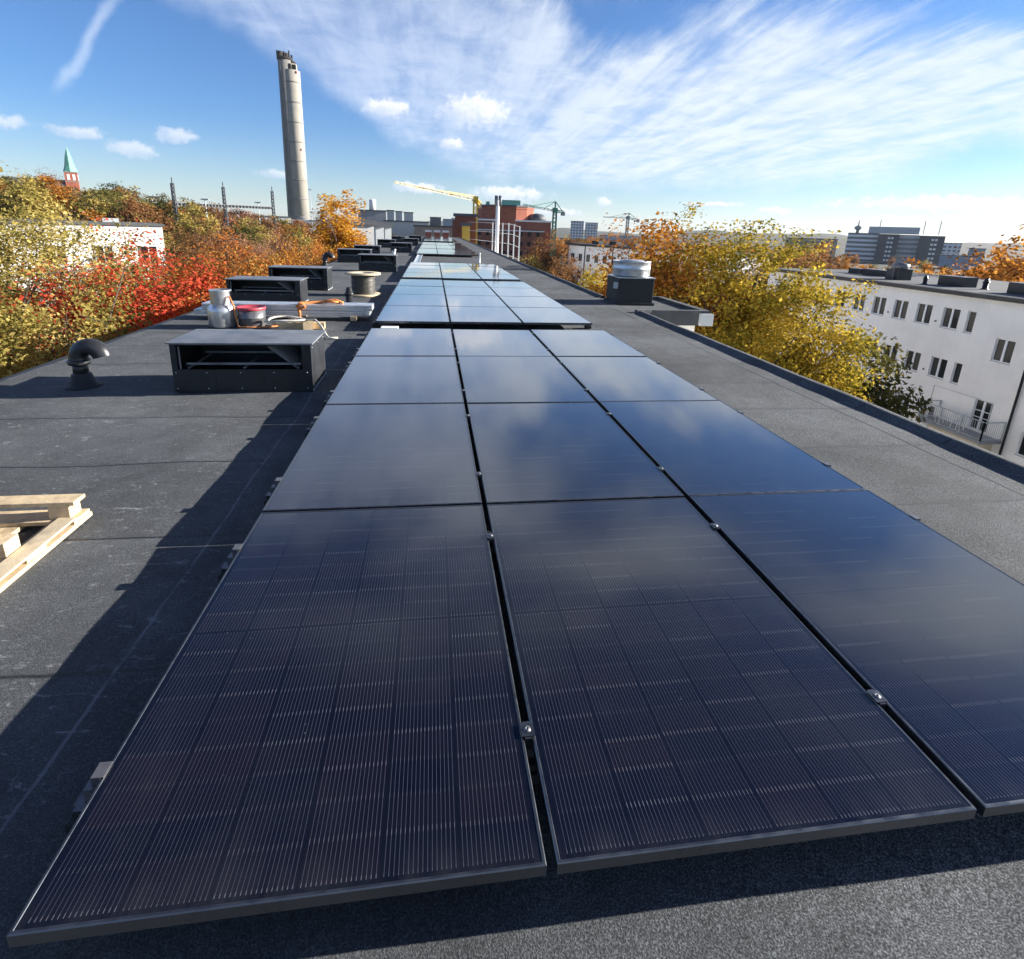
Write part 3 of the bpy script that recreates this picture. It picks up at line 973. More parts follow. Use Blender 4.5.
cy_ = empty('gas_cylinder', (-2.30, 7.62, 0), 'silver aluminium gas cylinder with collar, standing beside the red lidded tin', 'gas cylinder')
MB().lathe([(0.17, 0.0), (0.19, 0.012), (0.20, 0.03), (0.20, 0.25), (0.196, 0.285), (0.165, 0.335), (0.11, 0.365), (0.05, 0.375)], 36).build('bottle', M['bottle'], cy_)
c_ = MB()
for a0, a1 in ((R(20), R(165)), (R(200), R(345))):
    c_.lathe([(0.140, 0.352), (0.145, 0.37), (0.148, 0.545), (0.150, 0.556), (0.142, 0.556), (0.140, 0.54), (0.136, 0.37)], 20, a0=a0, a1=a1)
c_.lathe([(0.143, 0.535), (0.152, 0.545), (0.152, 0.560), (0.143, 0.566), (0.136, 0.55)], 32)
c_.build('collar', M['bottle'], cy_)
v_ = MB().lathe([(0.03, 0.37), (0.03, 0.43), (0.018, 0.44), (0.018, 0.47), (0.035, 0.475), (0.035, 0.50), (0, 0.505)], 16)
v_.build('valve', M['tin'], cy_)
h_ = MB().tube([(0.04, -0.03, 0.45), (0.16, -0.10, 0.47), (0.22, -0.13, 0.33), (0.235, -0.13, 0.16), (0.27, -0.16, 0.03), (0.5, -0.14, 0.016), (0.9, 0.02, 0.016)], 0.012, 8)
h_.build('hose', M['orange'], cy_)

tn = empty('paint_tin', (-1.89, 7.66, 0), 'round dark tin with red rim and lid beside the gas cylinder', 'tin')
MB().lathe([(0.19, 0.0), (0.195, 0.006), (0.195, 0.145), (0.199, 0.15), (0.195, 0.155), (0.195, 0.275)], 36).build('bucket', M['tin'], tn)
MB().lathe([(0.199, 0.262), (0.207, 0.268), (0.207, 0.305), (0.198, 0.31), (0.188, 0.296), (0, 0.29)], 36).build('lid', M['red'], tn)

# galvanised channels, nested in a stack
ch = empty('steel_channels', (-1.55, 8.40, 0), 'long stack of galvanised steel channels lying across the roof behind the tins', 'steel channels')
def channel(y0, z0, h, w, x0, x1):
    prof = [(y0, z0), (y0, z0 + h * .18), (y0 - .018, z0 + h * .24), (y0 - .018, z0 + h * .44), (y0 + .006, z0 + h * .5), (y0 + .006, z0 + h * .62),
            (y0 - .012, z0 + h * .68), (y0 - .012, z0 + h * .93), (y0 + .012, z0 + h), (y0 + w, z0 + h), (y0 + w, z0)]
    n = len(prof)
    return MB().add([(x, p, q) for x in (x0, x1) for p, q in prof],
                    [(i, (i + 1) % n, n + (i + 1) % n, n + i) for i in range(n)] + [tuple(range(n))[::-1], tuple(range(n, 2 * n))])
channel(-0.14, 0.075, 0.085, 0.36, -1.42, 1.36).build('channel', M['galv'], ch)
channel(-0.12, 0.164, 0.095, 0.32, -1.30, 1.40).build('channel', M['galv'], ch)
for xx in (-1.0, 0.2, 1.1):
    MB().box(xx - .05, -0.2, 0.003, xx + .05, 0.28, 0.072).build('bearer', M['wood'], ch)
st_ = MB()
xx = 0.23
st_.tube([(-1.55 + xx, 8.22, 0.02), (-1.55 + xx, 8.235, 0.12), (-1.55 + xx - .02, 8.25, 0.25), (-1.55 + xx, 8.30, 0.285), (-1.55 + xx + .22, 8.42, 0.28),
          (-1.55 + xx + .45, 8.45, 0.29), (-1.55 + xx + .62, 8.40, 0.285), (-1.55 + xx + .5, 8.36, 0.31), (-1.55 + xx + .38, 8.42, 0.30), (-1.55 + xx + .55, 8.46, 0.32), (-1.55 + xx + .68, 8.40, 0.28)], 0.024, 8)
st_.tube([(-1.55 + xx - .05, 8.24, 0.24), (-1.55 + xx + .06, 8.23, 0.29), (-1.55 + xx + .09, 8.24, 0.22), (-1.55 + xx - .03, 8.22, 0.18)], 0.022, 8)
tag(st_.build('lashing_strap', M['orange']), 'orange strap tied over the galvanised steel channels', 'strap')

tb = empty('timber_offcuts', (-1.2, 7.45, 0), 'short pale timber pieces lying behind the nearest vent hood', 'timber')
MB().box(-0.25, -0.02, 0.003, 0.42, 0.10, 0.10, Matrix.Rotation(R(4), 4, 'Z')).build('plank', M['wood'], tb)
MB().box(-0.42, 0.12, 0.003, 0.10, 0.26, 0.06, Matrix.Rotation(R(-9), 4, 'Z')).build('plank', M['wood2'], tb)
MB().box(0.10, -0.20, 0.003, 0.24, -0.04, 0.16, Matrix.Rotation(R(14), 4, 'Z')).build('block', M['wood'], tb)
hs = MB()
pts = []
for q in range(60):
    a = q / 59 * 4.6 * math.pi
    pts.append((-1.42 + (0.22 + 0.012 * q / 10) * math.cos(a) + 0.003 * q, 7.38 + 0.20 * math.sin(a), 0.125 + 0.05 * abs(math.sin(a * .5 + q * .11))))
pts += [(-1.0, 7.30, 0.17), (-0.86, 7.22, 0.19), (-0.74, 7.05, 0.12), (-0.64, 6.85, 0.03), (-0.58, 6.72, 0.015), (-0.46, 6.74, 0.015)]
hs.tube(pts, 0.014, 8)
tag(hs.build('hose', M['rope']), 'cream coloured hose coiled over the timber offcuts', 'hose')

dr = empty('cable_drum', (-0.71, 11.72, 0), 'wooden cable drum with black cable, standing on end beside the panels', 'cable drum')
for z0 in (0.0, 0.475):
    nm = 'flange'
    MB().lathe([(0.0, z0), (0.395, z0), (0.40, z0 + 0.004), (0.40, z0 + 0.036), (0.395, z0 + 0.04), (0.05, z0 + 0.04), (0.05, z0 + 0.03), (0, z0 + 0.03)], 40).build(nm, M['wood2'], dr)
prof = [(0.22, 0.042)]
for q in range(15):
    z_ = 0.05 + q * 0.0285
    prof += [(0.255 + 0.006 * math.sin(q * 1.7), z_), (0.268 + 0.006 * math.sin(q * 1.7), z_ + 0.009), (0.268 + 0.006 * math.sin(q * 1.7), z_ + 0.018), (0.254, z_ + 0.027)]
MB().lathe(prof + [(0.22, 0.474)], 32).build('cable', mat('worn_cable', (0.075, 0.068, 0.058), 0.5, 0, 0.25, 12), dr)

yp = empty('pipe_stub', (-0.95, 25.2, 0), 'white Y shaped pipe stub standing on the dark roof among the hoods', 'pipe')
MB().tube([(0, 0, 0), (0.01, 0, 0.22), (0.07, 0, 0.5)], 0.05, 10).build('pipe', M['whitep'], yp)
MB().tube([(0.02, 0, 0.24), (-0.08, 0, 0.42)], 0.045, 10).build('branch', M['whitep'], yp)
tag(MB().lathe([(0.06, 0), (0.05, 0.02), (0.045, 0.42), (0.06, 0.43), (0.06, 0.46), (0, 0.47)], 14, Matrix.Translation((3.05, 24.4, 0))).build('pipe_stub', M['whitep']),
    'thin white upright pipe on the bare strip, right of the panels', 'pipe')

# pallet lying upside down at the left
pl_ = empty('pallet', (-0.97, 1.98, 0), 'broken pale wooden pallet lying upside down at the left picture edge', 'pallet')
for q, (x0, w) in enumerate(((-0.145, 0.145), (-0.36, 0.10), (-0.60, 0.145), (-0.84, 0.10), (-1.2, 0.145))):
    MB().box(x0, -0.80, 0.004, x0 + w, 0.0, 0.026, bev=0.002).build('deck_board', M['wood'], pl_)
for y0, w in ((-0.135, 0.13), (-0.47, 0.13), (-0.79, 0.13)):
    MB().box(-1.2, y0, 0.0262, -0.006, y0 + w, 0.047, bev=0.002).build('cross_board', M['wood'], pl_)
for y0 in (-0.112, -0.452, -0.77):
    for x0 in ((-0.135, -0.62, -1.15) if y0 > -.2 else (-0.20, -0.62, -1.15)):
        MB().box(x0, y0, 0.0472, x0 + 0.10, y0 + 0.09, 0.122, bev=0.003).build('block', M['wood'], pl_)
MB().box(-1.2, -0.115, 0.1222, -0.005, -0.018, 0.144, bev=0.004).build('skid_board', M['wood'], pl_)
MB().box(-1.2, -0.455, 0.1222, -0.18, -0.358, 0.144, bev=0.004).build('skid_board', M['wood'], pl_)
MB().box(-1.2, -0.775, 0.1222, -0.005, -0.678, 0.144, bev=0.004).build('skid_board', M['wood'], pl_)
MB().box(-0.092, -0.79, 0.0475, -0.006, -0.115, 0.058, bev=0.002).build('deck_board', M['wood2'], pl_)

# roof fan
fn = empty('roof_fan', (5.48, 11.2, 0), 'roof fan with round shiny metal cap on a black box', 'roof fan')
b = MB().box(-0.42, -0.42, -0.01, 0.42, 0.42, 0.60, bev=0.012)
b.box(-0.46, -0.46, -0.01, 0.46, 0.46, 0.05, bev=0.01)
b.build('base_box', M['tar'], fn)
c = MB().lathe([(0.36, 0.602), (0.36, 0.64), (0.425, 0.645), (0.43, 0.655), (0.43, 0.80), (0.434, 0.805), (0.43, 0.81), (0.43, 0.955), (0.437, 0.96), (0.437, 0.972), (0.425, 0.972), (0.42, 0.94), (0.30, 0.955), (0.26, 0.99), (0, 1.0)], 48)
c.build('cap', M['galv'], fn)
MB().box(-0.44, -0.44, 0.602, 0.44, 0.44, 0.618).build('plate', M['galv'], fn)
MB().box(-0.50, -0.40, 0.36, -0.422, -0.27, 0.50, bev=0.008).build('switch_box', M['greyp'], fn)

# things far down the roof
for q, xx in enumerate((0.2, 1.6, 3.0)):
    p = (xx * 1.0, 88.6, 0)
    r_ = empty('roof_chimney', p, ['stub brick chimney with white cap at the far roof end, left of three', 'stub brick chimney with white cap at the far roof end, middle of three',
                                  'stub brick chimney with white cap at the far roof end, right of three'][q], 'chimney', 'chimneys at the far end of the roof')
    MB().box(-.45, -.4, -3, .45, .4, 0.7).build('stack', M['brick'], r_)
    MB().box(-.52, -.47, 0.7, .52, .47, 1.0).build('cap', M['whitep'], r_)

# ------------------------------------------------------------------ white apartment building on the right
WX = 29.0
bd = empty('apartment_building', (WX, 20, GZ), 'long white rendered apartment building with flat dark roof, right of the yellow tree', 'building')
OX, OY, OZ = WX, 20.0, GZ
wins = []        # (y0, y1, z0, z1, double)
for yc in (39.0, 37.4, 35.8, 34.2, 32.6, 30.9, 29.25, 27.65, 26.05, 24.4):
    for zt in (-1.75, -4.55, -7.30):
        wins.append((yc - 0.48, yc + 0.48, zt - 1.13, zt, 2))
for zt in (-1.75, -4.55):
    wins.append((23.06, 23.50, zt - 1.15, zt, 1))
wins += [(20.82, 21.75, -4.02, -2.86, 2), (20.82, 21.75, -1.2 - .55, -1.2 - 0.1, 2)][:1]
wins += [(21.0, 21.92, -7.72, -6.12, 3)]
wins += [(18.95, 19.42, -8.15, -7.0, 1), (18.95, 19.42, -5.4, -4.25, 1), (18.95, 19.42, -2.9, -1.75, 1)]
for yc in (17.4, 15.8, 14.2, 12.6, 11):
    for zt in (-1.75, -4.55, -7.30):
        wins.append((yc - 0.48, yc + 0.48, zt - 1.13, zt, 2))
Y0, Y1, ZB, ZT = 6.0, 41.0, GZ, -1.02
ycut = sorted({Y0, Y1, *[w[0] for w in wins], *[w[1] for w in wins]})
zcut = sorted({ZB, ZT, *[w[2] for w in wins], *[w[3] for w in wins]})
f = MB()
for a, b_ in zip(ycut, ycut[1:]):
    for c, d in zip(zcut, zcut[1:]):
        ym, zm = (a + b_) / 2, (c + d) / 2
        if any(w[0] < ym < w[1] and w[2] < zm < w[3] for w in wins):
            continue
        f.quad((0, b_ - OY, c - OZ), (0, a - OY, c - OZ), (0, a - OY, d - OZ), (0, b_ - OY, d - OZ))
RV = 0.13
for y0, y1, z0, z1, k_ in wins:
    y0, y1, z0, z1 = y0 - OY, y1 - OY, z0 - OZ, z1 - OZ
    f.quad((0, y0, z0), (0, y1, z0), (RV, y1, z0), (RV, y0, z0))
    f.quad((0, y0, z1), (RV, y0, z1), (RV, y1, z1), (0, y1, z1))
    f.quad((0, y0, z0), (RV, y0, z0), (RV, y0, z1), (0, y0, z1))
    f.quad((0, y1, z0), (0, y1, z1), (RV, y1, z1), (RV, y1, z0))
f.box(RV + 0.02, Y0 - OY, 0, 11.8, Y1 - OY, ZT - OZ - 0.004)
for ye in (Y0 - OY, Y1 - OY):
    f.quad((0, ye, 0), (RV + .02, ye, 0), (RV + .02, ye, ZT - OZ), (0, ye, ZT - OZ))
f.build('wall', M['render'], bd)
r_ = MB().box(-0.38, Y0 - OY - .3, ZT - OZ, 12.2, Y1 - OY + .3, ZT - OZ + 0.22)
rf = r_.build('roof', M['tar'], bd)
MB().box(-0.05, Y0 - OY - .05, ZT - OZ + 0.221, 11.9, Y1 - OY + .05, ZT - OZ + 0.232).build('roof_felt', M['rooftin'], rf)
for y0, y1, z0, z1, k_ in wins:
    y0, y1, z0, z1 = y0 - OY, y1 - OY, z0 - OZ, z1 - OZ
    fr_ = MB()
    t_ = 0.045
    x0, x1 = 0.075, 0.125
    e = 0.001
    y0, y1, z0, z1 = y0 + e, y1 - e, z0 + e, z1 - e
    fr_.box(x0, y0, z0, x1, y0 + t_, z1).box(x0, y1 - t_, z0, x1, y1, z1).box(x0, y0 + t_, z0, x1, y1 - t_, z0 + t_).box(x0, y0 + t_, z1 - t_, x1, y1 - t_, z1)
    if k_ > 1:
        ym = (y0 + y1) / 2
        fr_.box(x0 - .02, ym - 0.055, z0 + t_, x1, ym + 0.055, z1 - t_)
    if k_ == 3:
        for zz in (0.42, 0.64):
            zq = z0 + (z1 - z0) * zz
            fr_.box(x0 + .003, y0 + t_, zq - .02, x1 - .003, ym - 0.056, zq + .02).box(x0 + .003, ym + 0.056, zq - .02, x1 - .003, y1 - t_, zq + .02)
    wo = fr_.build('window' if k_ < 3 else 'balcony_door', M['whitep'], bd)
    if k_ > 1:
        MB().box(0.100, y0 + t_, z0 + t_, 0.108, ym - 0.056, z1 - t_).build('pane', M['glass'], wo)
        MB().box(0.100, ym + 0.056, z0 + t_, 0.108, y1 - t_, z1 - t_).build('pane', M['glass'], wo)
    else:
        MB().box(0.100, y0 + t_, z0 + t_, 0.108, y1 - t_, z1 - t_).build('pane', M['glass'], wo)
    if k_ < 3:
        MB().box(-0.035, y0 - .03, z0 - 0.032, -0.002, y1 + .03, z0 - 0.004).build('sill', M['greyp'], wo)
vt = MB()
for yv in (28.45, 25.2):
    for zv in (-2.6, -5.4, -8.2):
        vt.lathe([(0.06, 0), (0.06, 0.03), (0.03, 0.035), (0, 0.02)], 12, Matrix.Translation((-0.002, yv - OY, zv - OZ)) @ Matrix.Rotation(R(-90), 4, 'Y'))
vt.build('wall_vent', M['tin'], bd)
MB().tube([(-0.09, 20.0 - OY, 0.0), (-0.09, 20.0 - OY, 11.7), (-0.25, 20.0 - OY, 11.95)], 0.055, 10).build('downpipe', M['tar'], bd)
MB().box(-0.9, 20.5 - OY, 0.0, -0.003, 23.3 - OY, -7.98 - OZ).build('bay', M['cream'], bd)
MB().box(-0.96, 20.75 - OY, 0.0, -0.903, 21.75 - OY, -8.35 - OZ).build('entrance_door', M['doorbrown'], bd)
bl = MB().box(-1.25, 20.15 - OY, -7.95 - OZ, -0.004, 23.75 - OY, -7.80 - OZ).build('balcony', M['mgrey'], bd)
rl = MB()
zb, zr = -7.80 - OZ, -6.82 - OZ
cs = [(-0.02, 20.2 - OY), (-1.2, 20.2 - OY), (-1.2, 23.7 - OY), (-0.02, 23.7 - OY)]
for a, b_ in zip(cs, cs[1:]):
    n = max(2, int(math.hypot(a[0] - b_[0], a[1] - b_[1]) / 0.11))
    rl.bar((*a, zr), (*b_, zr), 0.045)
    rl.bar((*a, zb + .08), (*b_, zb + .08), 0.03)
    for q in range(n + 1):
        s_ = q / n
        p = (a[0] + (b_[0] - a[0]) * s_, a[1] + (b_[1] - a[1]) * s_)
        rl.bar((*p, zb), (*p, zr), 0.05 if q % 10 == 0 else 0.014)
rl.build('railing', M['greyp'], bl)
an = MB()
for ya in (20.35, 23.5):
    an.bar((-0.9, ya - OY, zr), (-0.9, ya - OY, zr + 0.95), 0.03)
an.bar((-0.9, 20.35 - OY, zr + 0.95), (-0.9, 23.5 - OY, zr + 0.95), 0.025)
an.build('awning_frame', M['greyp'], bl)

def garden_chair(loc, rz, label):
    root = empty('garden_chair', loc, label, 'chair', 'garden chairs on the balcony', rz)
    MB().box(-.22, -.22, .40, .22, .22, .44, bev=.01).build('seat', M['whitep'], root)
    b = MB()
    for q in range(5):
        b.box(-.20 + q * .085, .20, .44, -.15 + q * .085, .23, .82)
    b.box(-.22, .195, .82, .22, .235, .88)
    b.build('backrest', M['whitep'], root)
    for sx in (-.2, .17):
        for sy in (-.21, .18):
            MB().box(sx, sy, 0, sx + .03, sy + .03, .40).build('leg', M['whitep'], root)
garden_chair((28.2, 22.7, -7.8), R(70), 'white garden chair nearest the left end of the balcony')
garden_chair((28.3, 21.9, -7.8), R(-100), 'white garden chair by the balcony door of the white building')

# what stands on that roof
ZR = ZT + 0.233
def roof_hood(x, y, s, label):
    o = copy_tree(hood)
    o.location = (x, y, ZR)
    o.scale = s
    o.rotation_euler = (0, 0, R(90))
    o['label'] = label
    o['group'] = 'vent hoods on the white building'
roof_hood(33.6, 35.7, (1.0, 1.1, .8), 'low black vent hood at the left end of the white building roof')
roof_hood(33.6, 33.3, (1.7, 1.3, .9), 'longer black vent hood on the white building, left of the antenna cluster')
roof_hood(32.2, 26.2, (1.35, 1.3, 1.2), 'black vent hood in the middle of the white building roof')
roof_hood(31.9, 20.2, (2.7, 1.3, 1.2), 'largest black vent hood at the right picture edge, on the white building')
for x, y, s, lab in ((30.5, 27.9, 1.5, 'small black vent pipe on the white building, left of the middle hood'), (31.6, 25.2, 1.8, 'stubby black vent pipe on the white building, right of the middle hood')):
    o = roof_pipe((x, y, ZR), lab)
    o.scale = (s, s, s)
ac = empty('antenna_cluster', (31.6, 31.0, ZR), 'dark rooftop fan and aerials above the white building', 'antenna')
MB().box(-.5, -.5, 0, .5, .5, .7).build('fan_box', M['blackmetal'], ac)
MB().lathe([(.45, .7), (.5, .75), (.5, 1.0), (.2, 1.1), (0, 1.12)], 20).build('fan_cap', M['tin'], ac)
MB().bar((-.6, -.2, 0), (-.6, -.2, 1.7), .06).bar((-.6, -.8, 1.5), (-.6, .4, 1.5), .04).bar((-.6, -.7, 1.2), (-.6, .3, 1.2), .04).build('aerial', M['steel'], ac)
MB().bar((.5, .6, 0), (.5, .6, 1.4), .06).bar((.5, .2, 1.3), (.5, 1.0, 1.3), .04).build('aerial', M['steel'], ac)

tag(MB().box(20.5, -30, GZ - .2, 26.5, 60, GZ + .004).build('path', mat('worn_asphalt', (0.055, 0.055, 0.056), 0.9, 0, 0.2, 0.6, 0.2)), kind='structure')

# ------------------------------------------------------------------ far white building behind the fan
A_, B_ = at_dist(569, 245, 95), at_dist(668, 254, 78)
dv = Vector((B_.x - A_.x, B_.y - A_.y, 0))
Lb = dv.length
rz = math.atan2(dv.y, dv.x)
wb = empty('white_building', (A_.x, A_.y, GZ), 'distant white apartment block with dark roof, partly behind the roof fan', 'building', rz=rz)
HB = A_.z - GZ
MB().box(0, 0.02, 0, Lb + 8, 11, HB).build('wall', M['render'], wb)
rf = MB().box(-.3, -.25, HB, Lb + 8.3, 11.3, HB + .35).build('roof', M['tar'], wb)
for q in range(5):
    MB().box(2.5 + q * 4.4, 3, HB + .352, 4.3 + q * 4.4, 4, HB + .9).build('roof_hood', M['blackmetal'], rf)
q = 0
for u in np.arange(1.3, Lb + 7, 2.1):
    for zz in (HB - 1.9, HB - 4.7, HB - 7.5, HB - 10.3):
        w = MB().box(u - .5, -0.02, zz - .65, u + .5, 0.016, zz + .65).build('window', M['whitep'], wb)
        MB().box(u - .44, -0.028, zz - .59, u - .03, -0.021, zz + .59).box(u + .03, -0.028, zz - .59, u + .44, -0.021, zz + .59).build('pane', M['glass'], w)
for u in (4.6, 11.5):
    MB().box(u - .06, -.12, 0, u + .06, -.021, HB - .02).build('downpipe', M['tar'], wb)

# ------------------------------------------------------------------ white building behind the red tree
A_, B_ = at_dist(24, 231, 47), at_dist(162, 226.5, 47)
dv = Vector((B_.x - A_.x, B_.y - A_.y, 0))
Lb, rz = dv.length, math.atan2(dv.y, dv.x)
zg = float(ground_z(A_.x, A_.y)) - 1
HB = B_.z - zg
lb = empty('white_building', (A_.x, A_.y, zg), 'low white flat roofed building behind the scarlet tree', 'building', rz=rz)
MB().box(-10, 0.02, 0, Lb, 10, HB).build('wall', M['render'], lb)
MB().box(-10.2, -.1, HB, Lb + .15, 10.2, HB + .16).build('roof', M['rooftin'], lb)
MB().box(Lb - 3.4, 4, HB + .161, Lb - 2.4, 5, HB + .45).build('roof_box', M['greyp'], lb)
for u in np.arange(-9, Lb, 2.6):
    for zz in (HB - 2.0, HB - 4.8, HB - 7.6):
        w = MB().box(u - .55, -0.03, zz - .65, u + .55, 0.016, zz + .65).build('window', M['whitep'], lb)
        MB().box(u - .48, -0.038, zz - .58, u - .04, -0.031, zz + .58).box(u + .04, -0.038, zz - .58, u + .48, -0.031, zz + .58).build('pane', M['glass'], w)

# ------------------------------------------------------------------ chimney stack
C1 = at_dist(300, 240, 420)
cb = float(ground_z(C1.x, C1.y)) - 2
HC = at_dist(291, 60, 420).z - cb
ck = empty('chimney', (C1.x, C1.y, cb), 'very tall twin shaft concrete power station chimney against the blue sky', 'chimney')
v_ = Vector((C1.x - EYE[0], C1.y - EYE[1], 0)).normalized()
rt = Vector((v_.y, -v_.x, 0))
def sh(off, r0, r1, z0, z1, seg=40):
    return MB().lathe([(r0, z0), (r0 + (r1 - r0) * .5, z0 + (z1 - z0) * .5), (r1, z1)], seg, Matrix.Translation(off))
sh(-rt * 1.9, 5.1, 4.5, 0, HC - 1).build('shaft', M['concrete2'], ck)  # darker concrete than its twin: shade away from the sun put into colour
sh(rt * 1.9 - v_ * 1.5, 5.6, 5.2, 0, HC - 7).build('shaft', M['concrete'], ck)
nk = sh(rt * 1.6 + v_ * 1.0, 3.9, 3.9, HC - 8, HC - 2.5).build('neck', M['concrete'], ck)
cr_ = MB()
cr_.lathe([(4.3, 0), (5.0, 0.4), (5.0, 1.6), (4.4, 1.6)], 24, Matrix.Translation(-rt * 1.9 + Vector((0, 0, HC - 1))))
for q in range(9):
    a = q / 9 * 2 * math.pi
    cr_.bar(-rt * 1.9 + Vector((4.6 * math.cos(a), 4.6 * math.sin(a), HC + .4)), -rt * 1.9 + Vector((4.6 * math.cos(a), 4.6 * math.sin(a), HC + 2.5 + (q % 3))), 0.7)
cr_.lathe([(2.0, 0), (2.0, 4.2)], 16, Matrix.Translation(-rt * 4.6 + Vector((0, 0, HC))))
cr_.lathe([(1.7, 0), (1.7, 3.6)], 16, Matrix.Translation(-rt * 1.0 + Vector((0, 0, HC))))
cr_.lathe([(2.6, 0), (2.9, .8), (2.9, 1.4)], 16, Matrix.Translation(rt * 1.9 + Vector((0, 0, HC - 2.5))))
cr_.build('crown', M['barkdark'], ck)
op = MB()
for q in (0.6, 3.6):
    p = rt * q - v_ * (3.2 if q < 2 else 2.0) + Vector((0, 0, HC - 7.4))
    op.box(-1.1, -1.1, 0, 1.1, 1.1, 4.2, Matrix.Translation(p))
op.build('flue_opening', M['barkdark'], ck)
bn_ = MB()
for q in range(1, 9):
    zq = q * HC / 9.2
    bn_.lathe([(5.62 - .045 * q, zq), (5.72 - .045 * q, zq + .15), (5.72 - .045 * q, zq + .75), (5.60 - .045 * q, zq + .9)], 40, Matrix.Translation(rt * 1.9 - v_ * 1.5))
bn_.build('casting_ring', M['concrete2'], ck)
wl = MB()
for zq in (HC * .5, HC - 9):
    wl.box(-.5, -.5, zq, .5, .5, zq + 1.2, Matrix.Translation(rt * 4.5 - v_ * 6.0))
wl.build('warning_light', M['red'], ck)
lb_ = MB()
for q in range(int(HC / 3)):
    lb_.bar(-rt * 5.2 - v_ * 4.4 + Vector((0, 0, q * 3.0)), -rt * 5.2 - v_ * 4.4 + Vector((0, 0, q * 3.0 + 2.6)), 0.5)
lb_.build('ladder', M['steel'], ck)
MB().box(-9, -9, 0, 10, 9, 11, Matrix.Rotation(math.atan2(rt.y, rt.x), 4, 'Z')).build('base_building', M['bluegrey'], ck)

def far_box(name, x0, x1, ytop, D, label, cat, mt, group=None, depth=12.0, parts=(), roofm=None, ang_=0.0, bottom=None):
    """a distant building from its width and roof height as seen, standing on the ground at distance D"""
    a, b = at_dist(x0, ytop, D), at_dist(x1, ytop, D)
    d_ = Vector((b.x - a.x, b.y - a.y, 0))
    r_ = math.atan2(d_.y, d_.x) + ang_
    z0 = float(ground_z(a.x, a.y)) - 3
    z0 = min(z0, -14) if bottom is None else bottom
    root = empty(name, (a.x, a.y, z0), label, cat, group, r_)
    Hh = (a.z + b.z) / 2 - z0
    MB().box(0, 0, 0, d_.length, depth, Hh).build('wall', mt, root)
    MB().box(-.3, -.3, Hh, d_.length + .3, depth + .3, Hh + .5).build('roof', roofm or M['dgrey'], root)
    return root, d_.length, Hh

# sheds and blocks along the skyline
far_box('plant_building', 352.5, 374.5, 225, 62, 'pale grey panel clad plant building right of the golden birch, largest of three', 'building', M['palep'], 'grey plant buildings', 5, ang_=.22)
far_box('plant_building', 375.5, 384.0, 226.5, 70, 'pale grey plant building, middle one of three right of the golden birch', 'building', M['palep'], 'grey plant buildings', 5, ang_=.22)
far_box('plant_building', 384.8, 391.5, 227, 77, 'pale grey plant building, smallest and rightmost of three by the birch', 'building', M['palep'], 'grey plant buildings', 5, ang_=.22)
b0, w0, h0 = far_box('factory_building', 358, 386, 211, 260, 'grey factory block with white tank on its roof, right of the golden birch', 'building', M['mgrey'], None, 15)
MB().lathe([(1.5, 0), (1.5, 4.4), (1.2, 4.7), (0, 4.8)], 20, Matrix.Translation((w0 * .52, 5, h0 + .5))).build('tank', M['whitep'], b0)
far_box('silo_building', 387, 394, 211, 300, 'leftmost pale silo block of three on the skyline', 'building', M['greyp'], 'pale silo blocks on the skyline', 7)
far_box('silo_building', 395.5, 402, 212, 300, 'middle pale silo block of three on the skyline', 'building', M['greyp'], 'pale silo blocks on the skyline', 7)
far_box('silo_building', 404, 413, 213, 300, 'rightmost pale silo block, widest of three on the skyline', 'building', M['greyp'], 'pale silo blocks on the skyline', 7)
far_box('factory_building', 384, 428, 222, 240, 'low grey factory range under the silo blocks', 'building', M['palep'], None, 18)
far_box('hall', 414, 462, 227.0, 220, 'low brownish hall at the vanishing end of the roof', 'building', M['tan'], None, 12)
far_box('office_block', 430, 441, 217.5, 520, 'small dark grey block on the skyline left of the yellow crane', 'building', M['dgrey'], None, 14)
far_box('office_block', 443, 456, 219.5, 560, 'low blue grey block on the skyline beside the yellow crane', 'building', M['bluegrey'], None, 14)
far_box('shed', 255, 291, 217, 300, 'white shed left of the foot of the tall chimney', 'building', M['whitep'], None, 14)
far_box('shed', 226, 246, 214, 330, 'white shed among autumn trees between the two lattice masts', 'building', M['whitep'], None, 14)
far_box('shed', 309, 322, 221, 330, 'pale grey shed between the chimney foot and the golden birch', 'building', M['greyp'], None, 14)
far_box('house', 148, 158, 197.5, 240, 'small white house on the hill crest left of the first mast', 'house', M['whitep'], None, 6)
tw1, w1, h1 = far_box('tower_block', 571, 584, 221.5, 620, 'pale tower block with window grid, left one of the twin towers', 'tower block', M['grid'], 'twin tower blocks', 14)
far_box('tower_block', 585.5, 598, 223, 620, 'pale tower block with window grid, right one of the twin towers', 'tower block', M['grid'], 'twin tower blocks', 14)
far_box('far_building', 600, 640, 236, 700, 'long low pale building right of the twin towers', 'building', M['bluegrey'], None, 14)
far_box('far_building', 560, 640, 240.0, 500, 'low tan building in front of the twin towers', 'building', M['gridtan'], None, 14)
far_box('far_building', 786, 838, 239, 420, 'long tan building seen over the yellow tree', 'building', M['gridtan'], None, 14)
far_box('far_building', 944, 962, 243.5, 560, 'pale stone block right of the dark office tower', 'building', M['grid'], None, 14)
far_box('far_building', 940, 972, 256, 430, 'blue grey low block right below the office tower', 'building', M['bluegrey'], None, 14)
far_box('far_building', 969, 986, 249, 520, 'blue grey block at the edge of the orange trees on the right', 'building', M['bluegrey'], None, 14)

